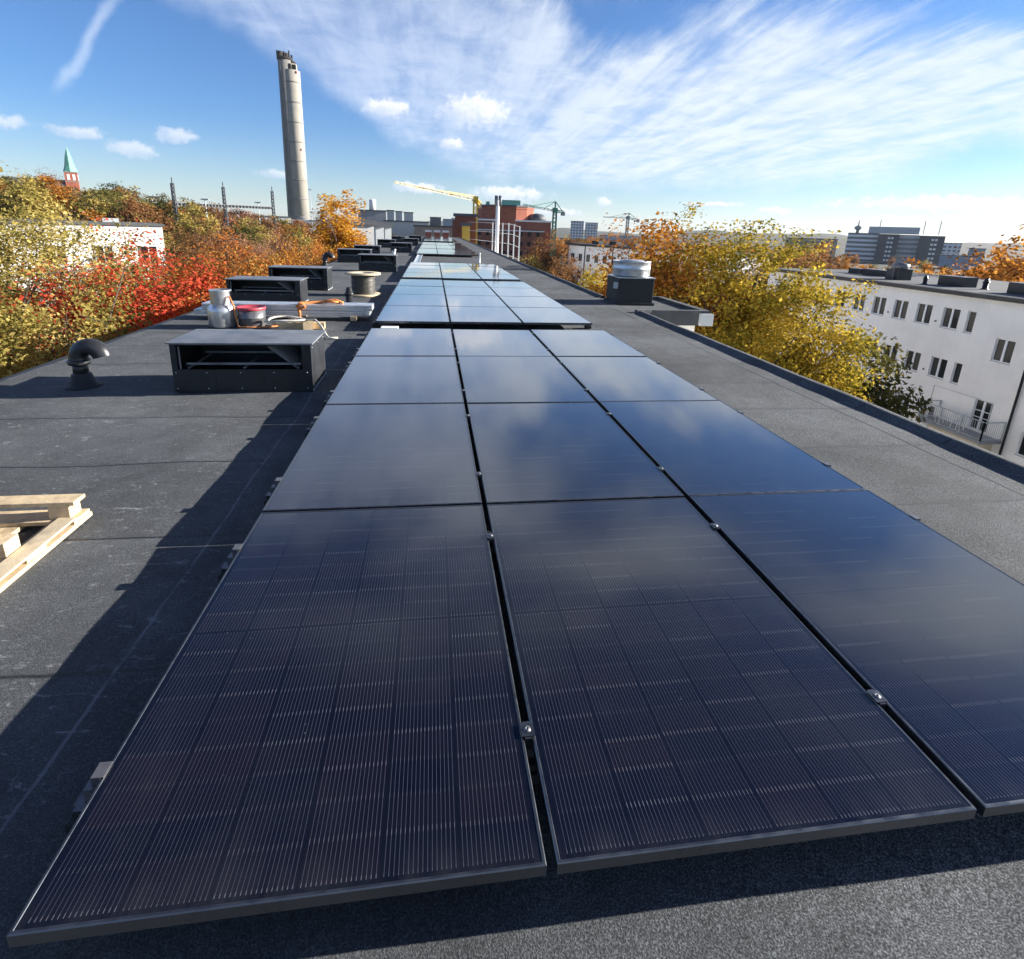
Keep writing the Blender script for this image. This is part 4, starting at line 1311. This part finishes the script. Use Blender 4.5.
# office complex
DO = 480
a = at_dist(848, 232, DO)
b = at_dist(946, 235.5, DO)
d_ = Vector((b.x - a.x, b.y - a.y, 0))
ob = empty('office_tower', (a.x, a.y, -16), 'dark slate office complex with banded white facade and stepped roof', 'office building', rz=math.atan2(d_.y, d_.x))
Lo, Ho = d_.length, (a.z + b.z) / 2 + 16
u = lambda px_: (px_ - 848) / 98 * Lo
MB().box(0, 6, 0, u(881), 22, Ho).build('wing', M['bands'], ob)
MB().box(u(902), 4, 0, u(922), 22, Ho - .6).build('wing', M['bands2'], ob)
MB().box(u(869), 9, Ho + .02, u(921), 20, Ho + 4.8).build('penthouse', M['greyp'], ob)
for x0, x1, top in ((881, 902, Ho - .4), (922, 946, Ho - .8)):
    g_ = MB().box(u(x0), 0, 0, u(x1), 22, top).build('gable', M['slate'], ob)
    wn_ = MB()
    xm = u(x0 + (x1 - x0) * 0.62)
    for q in range(8):
        z_ = top - 3.4 - q * 3.1
        wn_.box(xm - 1.9, -.06, z_, xm - .5, -.01, z_ + 1.3).box(xm + .1, -.06, z_, xm + 1.5, -.01, z_ + 1.3)
    wn_.build('window', M['whitep'], g_)
ms = MB().lathe([(1.0, 0), (1.0, 2), (2.4, 3), (2.4, 4.4), (.5, 5.5), (.3, 9)], 14, Matrix.Translation((u(857), 12, Ho)))
ms.build('antenna', M['mgrey'], ob)
for xm in (880, 925, 940):
    MB().bar((u(xm), 12, Ho + (4.8 if xm < 921 else 0)), (u(xm), 12, Ho + 9.5), .5).build('antenna', M['mgrey'], ob)

# ------------------------------------------------------------------ church on the hill
ct = at_dist(73, 186, 262)
zb = ct.z - 14
chh = empty('church', (ct.x, ct.y, zb), 'brick church with pointed green copper spire on the wooded hill', 'church', rz=R(28))
hb = at_dist(72, 173, 262).z - zb
ht = at_dist(71, 150, 262).z - zb
MB().box(-1.9, -1.9, 0, 1.9, 1.9, hb).build('tower', M['brick'], chh)
bl_ = MB().box(-2.0, -2.0, hb - 3.3, 2.0, 2.0, hb - 3.0)
bl_.box(-2.0, -2.0, hb, 2.0, 2.0, hb + .35)
bl_.build('cornice', M['concrete2'], chh)
ow = MB()
for sx in (-1, 1):
    ow.box(sx * .8 - .38, -1.98, hb - 2.6, sx * .8 + .38, -1.905, hb - .6).box(1.905, sx * .8 - .38, hb - 2.6, 1.98, sx * .8 + .38, hb - .6)
ow.build('belfry_opening', M['whitep'], chh)
MB().lathe([(2.2, hb + .36), (1.55, hb + 2.2), (0.95, hb + 5.6), (0.0, ht + 1)], 8, smooth=False).build('spire', M['copper'], chh)
nv = MB()
nv.add([(-19, -3.5, 0), (-2.0, -3.5, 0), (-2.0, 3.5, 0), (-19, 3.5, 0), (-19, -3.5, hb - 6.5), (-2.0, -3.5, hb - 6.5), (-2.0, 3.5, hb - 6.5), (-19, 3.5, hb - 6.5)],
       [(0, 1, 5, 4), (1, 2, 6, 5), (2, 3, 7, 6), (3, 0, 4, 7)])
nv.build('nave', M['brick'], chh)
nr_ = MB().add([(-19.3, -3.9, hb - 6.6), (-2.0, -3.9, hb - 6.6), (-2.0, 0, hb - 2.6), (-19.3, 0, hb - 2.6), (-19.3, 3.9, hb - 6.6), (-2.0, 3.9, hb - 6.6)],
               [(0, 1, 2, 3), (3, 2, 5, 4), (0, 3, 4), (1, 5, 2)])
nr_.build('roof', M['dgrey'], chh)

# ------------------------------------------------------------------ lattice masts and the gantry between them
def lattice(mb, p0, p1, w0, w1, n, t_, up=Vector((0, 0, 1)), tri=False):
    p0, p1 = Vector(p0), Vector(p1)
    ax = (p1 - p0).normalized()
    s1 = ax.cross(up if abs(ax.dot(up)) < .9 else Vector((1, 0, 0))).normalized()
    s2 = ax.cross(s1)
    cs = [(-1, -1), (1, -1), (1, 1), (-1, 1)] if not tri else [(-1, -1), (1, -1), (0, 1)]
    P_ = []
    for i in range(n + 1):
        w = (w0 + (w1 - w0) * i / n) / 2
        P_.append([p0 + (p1 - p0) * i / n + s1 * a * w + s2 * b * w for a, b in cs])
    m_ = len(cs)
    for i in range(n):
        for k_ in range(m_):
            mb.bar(P_[i][k_], P_[i + 1][k_], t_)
            mb.bar(P_[i][k_], P_[i + 1][(k_ + 1) % m_], t_ * .6)
            if i % 2 == 0:
                mb.bar(P_[i][k_], P_[i][(k_ + 1) % m_], t_ * .6)
    return mb

mtop = []
for q, (xb, yt, D) in enumerate(((172, 183, 150), (223, 187, 160), (272, 191, 170))):
    p = at_dist(xb, yt, D)
    zg = float(ground_z(p.x, p.y)) - 1
    lab = ['dark lattice mast on the left, tallest of the three beside the hill', 'dark lattice mast in the middle of three above the autumn trees', 'dark lattice mast nearest the tall chimney'][q]
    mm = empty('lattice_mast', (p.x, p.y, zg), lab, 'mast', 'lattice masts')
    hh = p.z - zg
    lattice(MB(), (0, 0, 0), (0, 0, hh), 0.75, 0.5, 18, 0.15).build('mast', M['steel'], mm)
    MB().bar((0, 0, hh), (0, 0, hh + 1.2), .18).build('tip', M['steel'], mm)
    mtop.append(Vector((p.x, p.y, p.z)))
gt = empty('cable_gantry', tuple(mtop[0] + Vector((0, 0, -4.6))), 'slender lattice gantry strung between the three dark masts', 'gantry')
gm = MB()
off = mtop[0] + Vector((0, 0, -4.6))
for a, b in zip(mtop, mtop[1:]):
    a2, b2 = a + Vector((0, 0, -4.6)) - off, b + Vector((0, 0, -4.6)) - off
    lattice(gm, a2, b2, 0.6, 0.6, 14, 0.11, tri=True)
    for q in range(15):
        p = a2 + (b2 - a2) * (q + .5) / 15
        gm.box(p.x - .3, p.y - .3, p.z - .25, p.x + .3, p.y + .3, p.z + .3)
gm.build('truss', M['steel'], gt)
for q, xp in enumerate((205, 310, 258)):
    p = at_dist(xp, (200, 190, 203)[q], (150, 300, 180)[q])
    zg = float(ground_z(p.x, p.y)) - 1
    lp = empty('lamp_post', (p.x, p.y, zg), ['slender grey lamp post left of the middle mast', 'thin floodlight pole right beside the tall chimney', 'slender grey lamp post right of the middle mast'][q], 'lamp post', 'lamp posts')
    hh = p.z - zg
    MB().tube([(0, 0, 0), (0, 0, hh)], [.22, .13], 8).build('pole', M['greyp'], lp)
    MB().box(-.9, -.2, hh, .9, .2, hh + .3).build('lamp_head', M['greyp'], lp)

# ------------------------------------------------------------------ red brick building and the construction site
dc = at_dist(506, 208, 195)
rb = empty('brick_building', (dc.x, dc.y, -14), 'big red brick building with a round drum behind the white steel posts', 'building')
zt = at_dist(506, 207.5, 195).z + 14
zt2 = at_dist(505, 221, 185).z + 14
MB().lathe([(9.9, 0), (9.9, zt - .8), (10.1, zt - .7), (10.1, zt)], 14, smooth=False).build('drum', M['brick'], rb)
MB().lathe([(10.3, zt), (10.3, zt + .5), (9.4, zt + .55)], 14, smooth=False).build('drum_roof', M['dgrey'], rb)
ub = MB().box(-3.2, -3, zt + .56, 4.6, 3, zt + 2.4).box(-7, -2, zt + .56, -6, 2, zt + 1.7)
ub.build('roof_plant', M['copper'], rb)
av = Vector((dc.x, dc.y, 0)).normalized()
ar = math.atan2(-av.x, av.y)
Mr = Matrix.Rotation(ar, 4, 'Z')
w_ = MB().box(-18, -9, 0, 15.5, 14, zt2, Mr)
w_.box(-14, -12, 0, 13, -9.02, zt2 - 3.2, Mr)
w_.build('wall', M['brickd'], rb)
MB().box(-18.3, -9.3, zt2, 15.8, 14.3, zt2 + .5, Mr).box(-14.2, -12.2, zt2 - 3.2, 13.2, -9.02, zt2 - 2.9, Mr).build('cornice', M['whitep'], rb)
MB().lathe([(3.2, zt2 + .5), (3.1, zt2 + 1.6), (2.2, zt2 + 2.6), (0, zt2 + 3.0)], 18, Mr @ Matrix.Translation((10.8, -4, 0))).build('dome', M['dgrey'], rb)
wn_ = MB()
for zz in (zt2 - 2.4, zt2 - 5.6, zt2 - 8.6):
    for q in range(9):
        wn_.box(-12 + q * 2.8, -12.06, zz - 2.4, -10.8 + q * 2.8, -12.01, zz - 1.0, Mr)
wn_.build('window', M['glass'], rb)

sf = empty('post_and_beam_structure', tuple(at_dist(497, 252, 78) * 1.0), 'white steel post and beam frame standing before the brick building', 'steel frame')
o0 = Vector(sf.location)
zf = -13 - o0.z
px_tops = [(493, 222), (503, 223), (509, 223), (514.5, 224), (520, 226)]
tops = []
for q, (xp, yp) in enumerate(px_tops):
    D = (84, 82, 80, 78, 76)[q]
    p = at_dist(xp, yp, D)
    MB().box(p.x - .08 - o0.x, p.y - .08 - o0.y, zf, p.x + .08 - o0.x, p.y + .08 - o0.y, p.z - o0.z).build('post', M['whitep'], sf)
    tops.append(Vector((p.x - o0.x, p.y - o0.y, p.z - o0.z)))
lt_ = at_dist(468, 221, 92)
tops = [Vector((lt_.x - o0.x, lt_.y - o0.y, lt_.z - o0.z))] + tops
for dz in (-.14, -1.5, -2.9, -4.6):
    for a, b in zip(tops, tops[1:]):
        MB().bar(a + Vector((0, .19, dz)), b + Vector((0, .19, dz)), .055).build('beam', M['palep'], sf)
tp = at_dist(498, 200, 80)
fm = empty('flue_mast', (tp.x, tp.y, -13), 'tall white steel flue with dark twin top before the brick drum', 'flue')
MB().tube([(0, 0, 0), (0, 0, tp.z + 13)], .28, 12).build('pipe', M['whitep'], fm)
MB().tube([(-.25, 0, tp.z + 12.2), (-.25, 0, tp.z + 13.6)], .24, 10).tube([(.33, 0, tp.z + 12.2), (.33, 0, tp.z + 13.6)], .24, 10).build('flue_top', M['steel'], fm)
for q, (xs_, ys_, D) in enumerate((((455, 476), 216.5, 100), ((462, 470), 226, 95))):
    far_box('site_container', *xs_, ys_ + (0 if q == 0 else 0), D, ['dark red site cabin left of the yellow crane foot', 'yellow green site cabin at the foot of the yellow crane'][q], 'site cabin', M['brickd'] if q == 0 else M['yellow'], None, 3)

def tower_crane(name, base_px, top_px, D, jib_px, tail_px, label, mt, wm, t_, boom_w, apex=None):
    p = at_dist(*top_px, D)
    root = empty(name, (p.x, p.y, -14), label, 'crane', 'tower cranes')
    hh = p.z + 14
    lattice(MB(), (0, 0, 0), (0, 0, hh), wm, wm, max(6, int(hh / wm / 1.2)), t_).build('mast', mt, root)
    o_ = Vector((p.x, p.y, -14))
    j = at_dist(*jib_px) - o_
    lattice(MB(), (0, 0, hh), j, boom_w * .8, boom_w * .5, 18, t_ * .42, tri=True).build('jib', M['jib'] if mt is M['yellow'] else mt, root)
    tl = at_dist(*tail_px) - o_
    cj = lattice(MB(), (0, 0, hh), tl, boom_w, boom_w, 4, t_ * .75)
    cj.build('counter_jib', mt, root)
    MB().box(tl.x - wm * .55, tl.y - wm * .55, tl.z - wm * 1.1, tl.x + wm * .55, tl.y + wm * .55, tl.z + .1).build('counterweight', M['mgrey'], root)
    cabin = MB().box(-wm * .7, -wm * .7, hh - wm * .2, wm * .7, wm * .7, hh + wm * .9)
    cabin.build('turntable', mt, root)
    if apex:
        ap = at_dist(*apex) - o_
        s_ = MB()
        s_.bar((0, 0, hh), ap, t_ * 1.4).bar(ap, tl, t_ * .9).bar(ap, j * .75 + Vector((0, 0, hh)) * .25, t_ * .6).bar(ap, j * .35 + Vector((0, 0, hh)) * .65, t_ * .6)
        s_.build('tie_bar', mt, root)
    return root

yc_ = tower_crane('tower_crane', (476, 243), (475.5, 200, ), 130, (394, 182, 118), (479.5, 204, 131), 'yellow tower crane with its long jib reaching left over the roof end', M['yellow'], 0.9, 0.26, 0.7, (474.5, 196, 130))
tower_crane('tower_crane', (553, 250), (555, 211), 170, (523, 204.5, 165), (563, 212, 171), 'green tower crane right of the brick building', M['green'], 1.0, 0.26, 0.7, (555.5, 201.5, 170))
tower_crane('tower_crane', (627, 245), (628, 218), 420, (603, 217.0, 415), (638, 220, 421), 'small grey tower crane far off above the orange tree', M['mgrey'], 1.6, 0.34, 1.2, (629, 213, 420))

# ------------------------------------------------------------------ trees
def blob_points(rs, blobs, n, shell=0.55):
    wts = np.array([b[3] * b[4] * b[5] for b in blobs]) ** 0.85
    idx = rs.choice(len(blobs), n, p=wts / wts.sum())
    B = np.array(blobs)[idx]
    d = rs.normal(size=(n, 3))
    d /= np.linalg.norm(d, axis=1, keepdims=True)
    r = shell + (1 - shell) * rs.random(n) ** 0.6
    inner = rs.random(n) < 0.22
    r[inner] = rs.random(inner.sum()) * shell
    lump = 1 + 0.25 * np.sin(d[:, 0] * 7 + B[:, 0] * 3) * np.sin(d[:, 2] * 6 + 1 + B[:, 1]) + 0.035 * np.clip(rs.normal(size=n), -1.5, 1.5)
    return B[:, :3] + d * B[:, 3:6] * (r * lump)[:, None]

def leaves(rs, centers, per, sigma, size, droop=0.0):
    n = len(centers) * per
    mid_ = np.array([centers[:, 0].mean(), centers[:, 1].mean(), centers[:, 2].mean() - 0.25 * np.ptp(centers[:, 2])])
    c = np.repeat(centers, per, axis=0)
    off = np.clip(rs.normal(size=(n, 3)), -1.7, 1.7) * sigma * np.repeat(rs.uniform(0.6, 1.35, len(centers)), per)[:, None]
    off[:, 2] *= 0.7
    if droop:
        off[:, 2] -= np.abs(rs.normal(size=n)) * droop
    p = c + off
    ow_ = p - mid_
    ow_ /= np.linalg.norm(ow_, axis=1, keepdims=True) + 1e-6
    nrm = rs.normal(size=(n, 3)) * 0.62 + ow_ * 0.75 + np.array([0, 0, 0.35])
    nrm /= np.linalg.norm(nrm, axis=1, keepdims=True)
    t1 = np.cross(nrm, rs.normal(size=(n, 3)))
    t1 /= np.linalg.norm(t1, axis=1, keepdims=True)
    t2 = np.cross(nrm, t1)
    s = size * rs.uniform(0.6, 1.25, (n, 1))
    a = t1 * s * 0.5
    b = t2 * s * 0.33
    V = np.stack([p - a, p - b * 1.0 + a * 0.1, p + a, p + b + a * 0.1], 1).reshape(-1, 3)
    F = np.arange(n * 4).reshape(-1, 4)
    return V, F

def make_tree(name, seed, h, blobs, nclus, per, sigma, size, leafm, barkm, trunk_r, droop=0.0, limbs=26, twigs=0, trunk_top=None, fork=0.35):
    """a tree standing at the origin: forked trunk with limbs, and a crown of leaf-sized faces gathered in clumps"""
    rs = np.random.RandomState(seed)
    root = empty(name, (0, 0, 0), 'x', 'tree')
    C_ = blob_points(rs, blobs, nclus)
    V, F = leaves(rs, C_, per, sigma, size, droop)
    np_mesh('crown', V, F, leafm, root)
    t = MB()
    ctr = np.average(np.array(blobs)[:, :3], axis=0, weights=np.array(blobs)[:, 3])
    tt = trunk_top or h * 0.84
    fk = h * fork
    sway = rs.normal(size=(6, 2)) * h * 0.012
    path = []
    for i in range(6):
        f_ = i / 5
        path.append((ctr[0] * f_ + sway[i, 0] * (i > 0), ctr[1] * f_ + sway[i, 1] * (i > 0), tt * f_))
    t.tube(path, [trunk_r * (1 - .85 * i / 5) + .012 for i in range(6)], 8)
    pick = C_[rs.choice(len(C_), min(limbs, len(C_)), replace=False)]
    for q in pick:
        z0 = max(fk, min(q[2] - rs.uniform(.12, .3) * h, tt * .9))
        f_ = z0 / tt
        i0 = min(4, int(f_ * 5))
        g_ = f_ * 5 - i0
        s_ = np.array(path[i0]) * (1 - g_) + np.array(path[i0 + 1]) * g_
        m_ = s_ * .45 + q * .55 + np.array([0, 0, -.05 * h * rs.uniform(-.6, 1.2)]) + rs.normal(size=3) * h * 0.015
        r0 = trunk_r * (1 - .85 * f_) * .48
        t.tube([tuple(s_), tuple(m_), tuple(q)], [r0, r0 * .6, r0 * .16 + .004], 6)
        for _ in range(twigs):
            w = rs.uniform(.35, 1)
            b_ = m_ * (1 - w) + q * w
            e_ = b_ + np.clip(rs.normal(size=3), -1.3, 1.3) * h * 0.034 + np.array([0, 0, h * .008])
            k_ = (b_ + e_) / 2 + rs.normal(size=3) * h * .012
            t.tube([tuple(b_), tuple(k_), tuple(e_)], [r0 * .3 + .004, r0 * .2 + .003, .004], 5)
    t.build('trunk', barkm, root)
    return root

used = set()
def plant(proto, loc, label, group=None, s=1.0, rz=0.0, leaf=None, sz=None):
    o = proto if id(proto) not in used else copy_tree(proto)
    used.add(id(proto))
    o.location = loc
    o.rotation_euler = (0, 0, rz)
    o.scale = (s, s, sz or s)
    o['label'] = label
    if group:
        o['group'] = group
    if leaf is not None:
        for ch_ in o.children:
            if ch_.name.startswith('crown'):
                ch_.material_slots[0].link = 'OBJECT'
                ch_.material_slots[0].material = LEAF[leaf]
    return o

# --- right-hand side
big = make_tree('plane_tree', 11, 15.3, [(-1.3, 1.2, 11.0, 2.9, 2.8, 3.7), (0.6, -0.1, 11.2, 2.9, 2.8, 3.6), (2.2, -1.5, 9.8, 2.5, 2.4, 3.3), (2.7, -2.1, 7.6, 2.0, 1.9, 2.6), (0.2, 0.1, 8.0, 3.7, 3.3, 3.2)],
                820, 100, 0.34, 0.150, LEAF['yellow'], M['barkdark'], 0.30, limbs=60, twigs=3)
plant(big, (13.6, 19.8, GZ), 'big yellow green tree standing between the roof edge and the white building', sz=1.02)
amb = make_tree('maple_tree', 23, 15.2, [(0, 0, 11.4, 3.2, 3.0, 3.9), (1.6, 0.4, 9.6, 2.8, 2.7, 3.2), (-1.5, .3, 9.4, 2.6, 2.6, 3.0)],
                520, 70, 0.42, 0.18, LEAF['amber'], M['barkdark'], 0.26, limbs=50, twigs=3)
plant(amb, (11.2, 21.9, GZ), 'amber orange tree directly right of the roof fan', rz=R(40))
mid = make_tree('broadleaf_tree', 5, 11.5, [(0, 0, 7.6, 3.1, 3.0, 3.6), (1.4, .8, 6.4, 2.2, 2.2, 2.6), (-1.3, -.5, 6.2, 2.3, 2.3, 2.6)],
                240, 40, 0.42, 0.30, LEAF['green'], M['bark'], 0.20, limbs=40, twigs=2)
mid2 = make_tree('broadleaf_tree', 6, 11.0, [(0, 0, 7.4, 2.6, 2.7, 3.4), (1.0, -.9, 5.8, 2.4, 2.2, 2.4), (-1.2, .9, 6.6, 2.3, 2.1, 2.5)],
                 220, 34, 0.40, 0.28, LEAF['brown'], M['bark'], 0.18, limbs=46, twigs=4)
def on_ground(px_, py_, D, zt, h):
    """ground position under a tree whose top is seen in that direction; returns loc, vertical scale"""
    p = at_dist(px_, py_, D)
    z0 = float(ground_z(p.x, p.y)) - .2
    return (p.x, p.y, z0), (p.z - z0) / h

def seen(proto, h, px_, py_, D, label, leaf, group=None, s=1.0, rz=0.0):
    loc, sz = on_ground(px_, py_, D, None, h)
    return plant(proto, loc, label, group, s, rz, leaf, sz)

seen(mid, 11.5, 868, 327, 27, 'dull olive green tree added as the shaded lower right of the yellow tree', 'green', s=.72, rz=2.0)  # added tree: dull green leaves darken the yellow tree's shaded flank
seen(mid, 11.5, 600, 262, 58, 'small yellow green tree before the distant white apartment block', 'yellow', s=0.85)
seen(mid, 11.5, 640, 248, 52, 'orange tree touching the left side of the roof fan cap', 'amber', s=.95, rz=1.0)
seen(mid2, 11.0, 548, 232, 95, 'thinning brown tree before the red brick building', 'brown', s=1.25)
seen(mid2, 11.0, 566, 250, 75, 'small russet tree left of the distant white apartment block', 'brown', s=.9, rz=2)
seen(mid, 11.5, 530, 254, 90, 'low olive tree at the foot of the steel frame', 'olive', s=.9, rz=2.5)
seen(mid2, 11.0, 820, 244, 72, 'russet tree peeping over the right shoulder of the yellow tree', 'brown', s=1.2, rz=.5)
seen(mid2, 11.0, 850, 256, 80, 'orange brown tree in front of the banded office facade', 'amber', s=1.3, rz=1.5)
seen(mid, 11.5, 790, 244, 80, 'dull orange tree behind the crest of the yellow tree', 'brown', s=1.2, rz=3)
seen(mid, 11.5, 912, 268, 75, 'yellow green bushy tree behind the antenna cluster', 'yellow', s=.8, rz=.8)
seen(mid, 11.5, 930, 272, 72, 'lime tinted bush under the dark office gable', 'olive', s=.7, rz=2.8)
seen(mid2, 11.0, 1010, 238, 58, 'rust orange tree at the far right picture edge behind the roof', 'amber', s=1.35, rz=.2)
seen(mid, 11.5, 975, 262, 66, 'orange tree behind the white building roof, left of the rust one', 'orange', s=1.1, rz=1.9)
seen(mid2, 11.0, 1045, 230, 62, 'tall rust brown tree cut by the right picture edge', 'amber', s=1.5, rz=2.2)
seen(mid, 11.5, 955, 268, 70, 'low amber tree right beside the office tower foot', 'amber', s=.9, rz=4)

# --- left-hand side, close by
nr1 = make_tree('lime_tree', 31, 15.0, [(0, 0, 10.6, 3.7, 3.6, 4.0), (1.6, -1.2, 8.6, 2.8, 2.8, 3.2), (-1.8, 1.3, 8.8, 2.8, 2.7, 3.2), (.8, 1.9, 8.0, 2.6, 2.6, 3.0)],
                950, 116, 0.33, 0.098, LEAF['olive'], M['bark'], 0.24, limbs=70, twigs=4)
nr2 = make_tree('cherry_tree', 37, 14.0, [(0, 0, 10.4, 2.9, 2.9, 3.3), (1.4, -1.0, 9.0, 2.1, 2.1, 2.6), (-1.5, .8, 9.1, 2.3, 2.2, 2.6)],
                620, 84, 0.34, 0.125, LEAF['red'], M['barkdark'], 0.20, limbs=60, twigs=3)
plant(nr1, (-8.6, 11.4, GZ), 'pale yellow green tree filling the left picture edge', None, .86, 0.3, 'olive', sz=1.03)
plant(nr1, (-8.2, 5.2, GZ), 'yellow green tree leaning in from beyond the left picture edge, nearest of all', None, 1.0, 2.2, 'olive', sz=.96)
plant(nr1, (-6.9, 14.2, GZ), 'yellow olive tree below the scarlet one, behind the elbow vent', None, .80, 4.0, 'olive', sz=.80)
plant(nr1, (-13.4, 19.4, GZ), 'olive tree left of the scarlet tree in front of the white wall', None, 1.0, 1.0, 'olive', sz=1.03)
plant(nr2, (-9.5, 18.4, GZ), 'scarlet red tree in front of the low white building', None, 1.15, 0.0, 'red', sz=.99)
plant(nr1, (-12.6, 23.5, GZ), 'pale olive tree directly before the low white building', None, .95, 5.2, 'olive', sz=.89)
plant(nr2, (-7.0, 20.5, GZ), 'fiery orange red tree right of the scarlet one', None, .98, 1.8, 'orange', sz=1.0)
plant(nr2, (-6.3, 17.4, GZ), 'orange tree low against the roof edge below the scarlet tree', None, .78, 3.0, 'orange', sz=.86)
plant(nr2, (-6.6, 26.2, GZ), 'orange brown tree behind the second vent hood', None, .95, .7, 'amber', sz=.97)
plant(nr2, (-10.5, 27.5, GZ), 'brown bronze tree behind the fiery orange tree', None, 1.1, 2.4, 'brown', sz=.985)
plant(nr2, (-6.9, 33.0, GZ), 'olive brown thinning tree at the left roof edge, mid distance', None, 1.0, 4.4, 'brown', sz=.965)
plant(nr2, (-12.0, 36.0, GZ), 'dusty pink red tree in front of the middle mast', None, 1.0, 5.0, 'pink', sz=1.01)
plant(nr2, (-8.2, 40.5, GZ), 'small orange tree left of the golden birch', None, .9, .2, 'orange', sz=.96)
plant(nr2, (-12.6, 46.0, GZ), 'dusty pink tree below the foot of the tall chimney', None, 1.05, 1.2, 'pink', sz=.965)
plant(nr2, (-13.0, 36.5, GZ), 'russet tree between the white building and the pink one', None, 1.15, 2.9, 'brown', sz=1.0)
plant(nr2, (-21.0, 26.0, GZ), 'olive yellow tree behind the scarlet tree at its left', None, 1.0, 3.9, 'olive', sz=.98)
gold = make_tree('birch_tree', 41, 17.5, [(0, 0, 13.4, 1.7, 1.7, 4.2), (.2, .1, 10.2, 2.1, 2.1, 3.8), (-.3, 0, 7.6, 2.0, 2.0, 3.0)],
                 420, 52, 0.26, 0.22, LEAF['gold'], M['barkpale'], 0.17, droop=0.30, limbs=50, twigs=2)
loc, sz = on_ground(337, 187, 55, None, 17.6)
plant(gold, loc, 'golden yellow birch tree right of the tall chimney', None, 1.4, 0, 'gold', sz)

# --- the wooded hill: every tree its own, seen by the dozen
far_protos = []
for q in range(4):
    far_protos.append(make_tree('broadleaf_tree', 60 + q, 10.0, [(0, 0, 6.6, 2.9, 2.9, 3.3), (1.3, .6, 5.2, 2.2, 2.2, 2.6), (-1.2, -.8, 5.4, 2.3, 2.1, 2.5)],
                                110, 26, 0.48, 0.46, LEAF['green'], M['bark'], 0.16, limbs=22, twigs=2))
bare = make_tree('bare_birch', 71, 11.0, [(0, 0, 8.0, 2.0, 2.0, 3.0), (.4, .2, 6.0, 1.9, 1.9, 2.4)], 120, 9, 0.40, 0.22, LEAF['pink'], M['barkpale'], 0.16, limbs=46, twigs=6)
GRP = 'autumn trees on the wooded hillside'
kinds = [('green', 'dull green tree among the woods covering the hillside'), ('olive', 'yellow olive tree among the woods covering the hillside'),
         ('brown', 'russet brown tree among the woods covering the hillside'), ('amber', 'amber tree among the woods covering the hillside'), ('pink', 'dusty pink tree among the woods covering the hillside')]
rs = random.Random(9)
SKYLINE = [(-50, 2.8), (-36, 2.5), (-34.5, 2.6), (-33, 3.3), (-31.5, 3.7), (-30.8, 2.8), (-30.2, 2.2), (-29.4, 2.2), (-28.6, 2.7), (-27.7, 3.0), (-24.3, 2.0), (-17.2, 1.0), (-13, .3), (-10, -.2), (-4, -.4)]
cnt = 0
pts_ = []
tries = 0
while cnt < 190 and tries < 9000:
    tries += 1
    az_ = rs.uniform(-50, -4)
    D = math.sqrt(rs.uniform(58 ** 2, 235 ** 2))
    x, y = EYE[0] + D * math.sin(R(az_)), EYE[1] + D * math.cos(R(az_))
    if any((x - a) ** 2 + (y - b) ** 2 < (4.6 + D * .012) ** 2 for a, b in pts_):
        continue
    if az_ > -14 and D < 75:
        continue
    if az_ > -13 and rs.random() < .75:
        continue
    pts_.append((x, y))
    kq = rs.choices(range(5), (6, 5, 4, 2, 1.2))[0] if az_ < -22 else rs.choices(range(5), (3, 3, 5, 3, 2))[0]
    leaf, lab = kinds[kq]
    s = rs.uniform(.85, 1.3) * (1.1 if D > 120 else .95)
    sz = s * rs.uniform(.8, 1.02)
    zmax = EYE[2] + D * math.tan(R(min(lerp_tab(az_ + da, SKYLINE) for da in (-1, 0, 1)))) + rs.uniform(-1.2, 0.3)
    zg = float(ground_z(x, y)) - .4
    sz = min(sz, (zmax - zg) / 9.9)
    if sz < .5:
        continue
    plant(far_protos[cnt % 4], (x, y, zg), lab, GRP + ', ' + leaf, s, rs.uniform(0, 6.28), leaf, sz)
    cnt += 1
seen(bare, 11.0, 66, 205, 64, 'half bare pale birch with pinkish twigs on the hillside below the church', 'pink', s=1.3)
seen(bare, 11.0, 112, 212, 60, 'half bare pale birch leaning over the low white building', 'pink', s=1.0, rz=2)
seen(bare, 11.0, 20, 166, 205, 'wispy thin tree on the hill crest at the upper left', 'olive', s=1.4, rz=1)
seen(bare, 11.0, 48, 166, 205, 'wispy half bare trees left of the church, on the crest', 'brown', s=1.6, rz=3)

# --- scattered trees on the plain to the right, between the far buildings
cnt = 0
pts_ = []
while cnt < 190:
    az_ = rs.uniform(6, 56)
    D = math.sqrt(rs.uniform(85 ** 2, 400 ** 2))
    x, y = EYE[0] + D * math.sin(R(az_)), EYE[1] + D * math.cos(R(az_))
    if az_ < 21 and D < 230:
        continue
    if any((x - a) ** 2 + (y - b) ** 2 < 50 for a, b in pts_):
        continue
    pts_.append((x, y))
    leaf, lab = kinds[rs.choices(range(5), (3, 3, 5, 4, 1))[0]]
    s = rs.uniform(1.0, 1.35)
    if 38 < az_ < 51 and D * math.tan(R(-2.0)) + EYE[2] < GZ + 9.5:
        s = min(s, 0.7)
    if 38 < az_ < 51 and D > 150 and rs.random() < .6:
        continue
    plant(far_protos[cnt % 4], (x, y, float(ground_z(x, y)) - .4), lab.replace('woods covering the hillside', 'far trees on the plain to the right'), 'far trees on the plain, ' + leaf, s, rs.uniform(0, 6.28), leaf, s * rs.uniform(.8, 1.05))
    cnt += 1
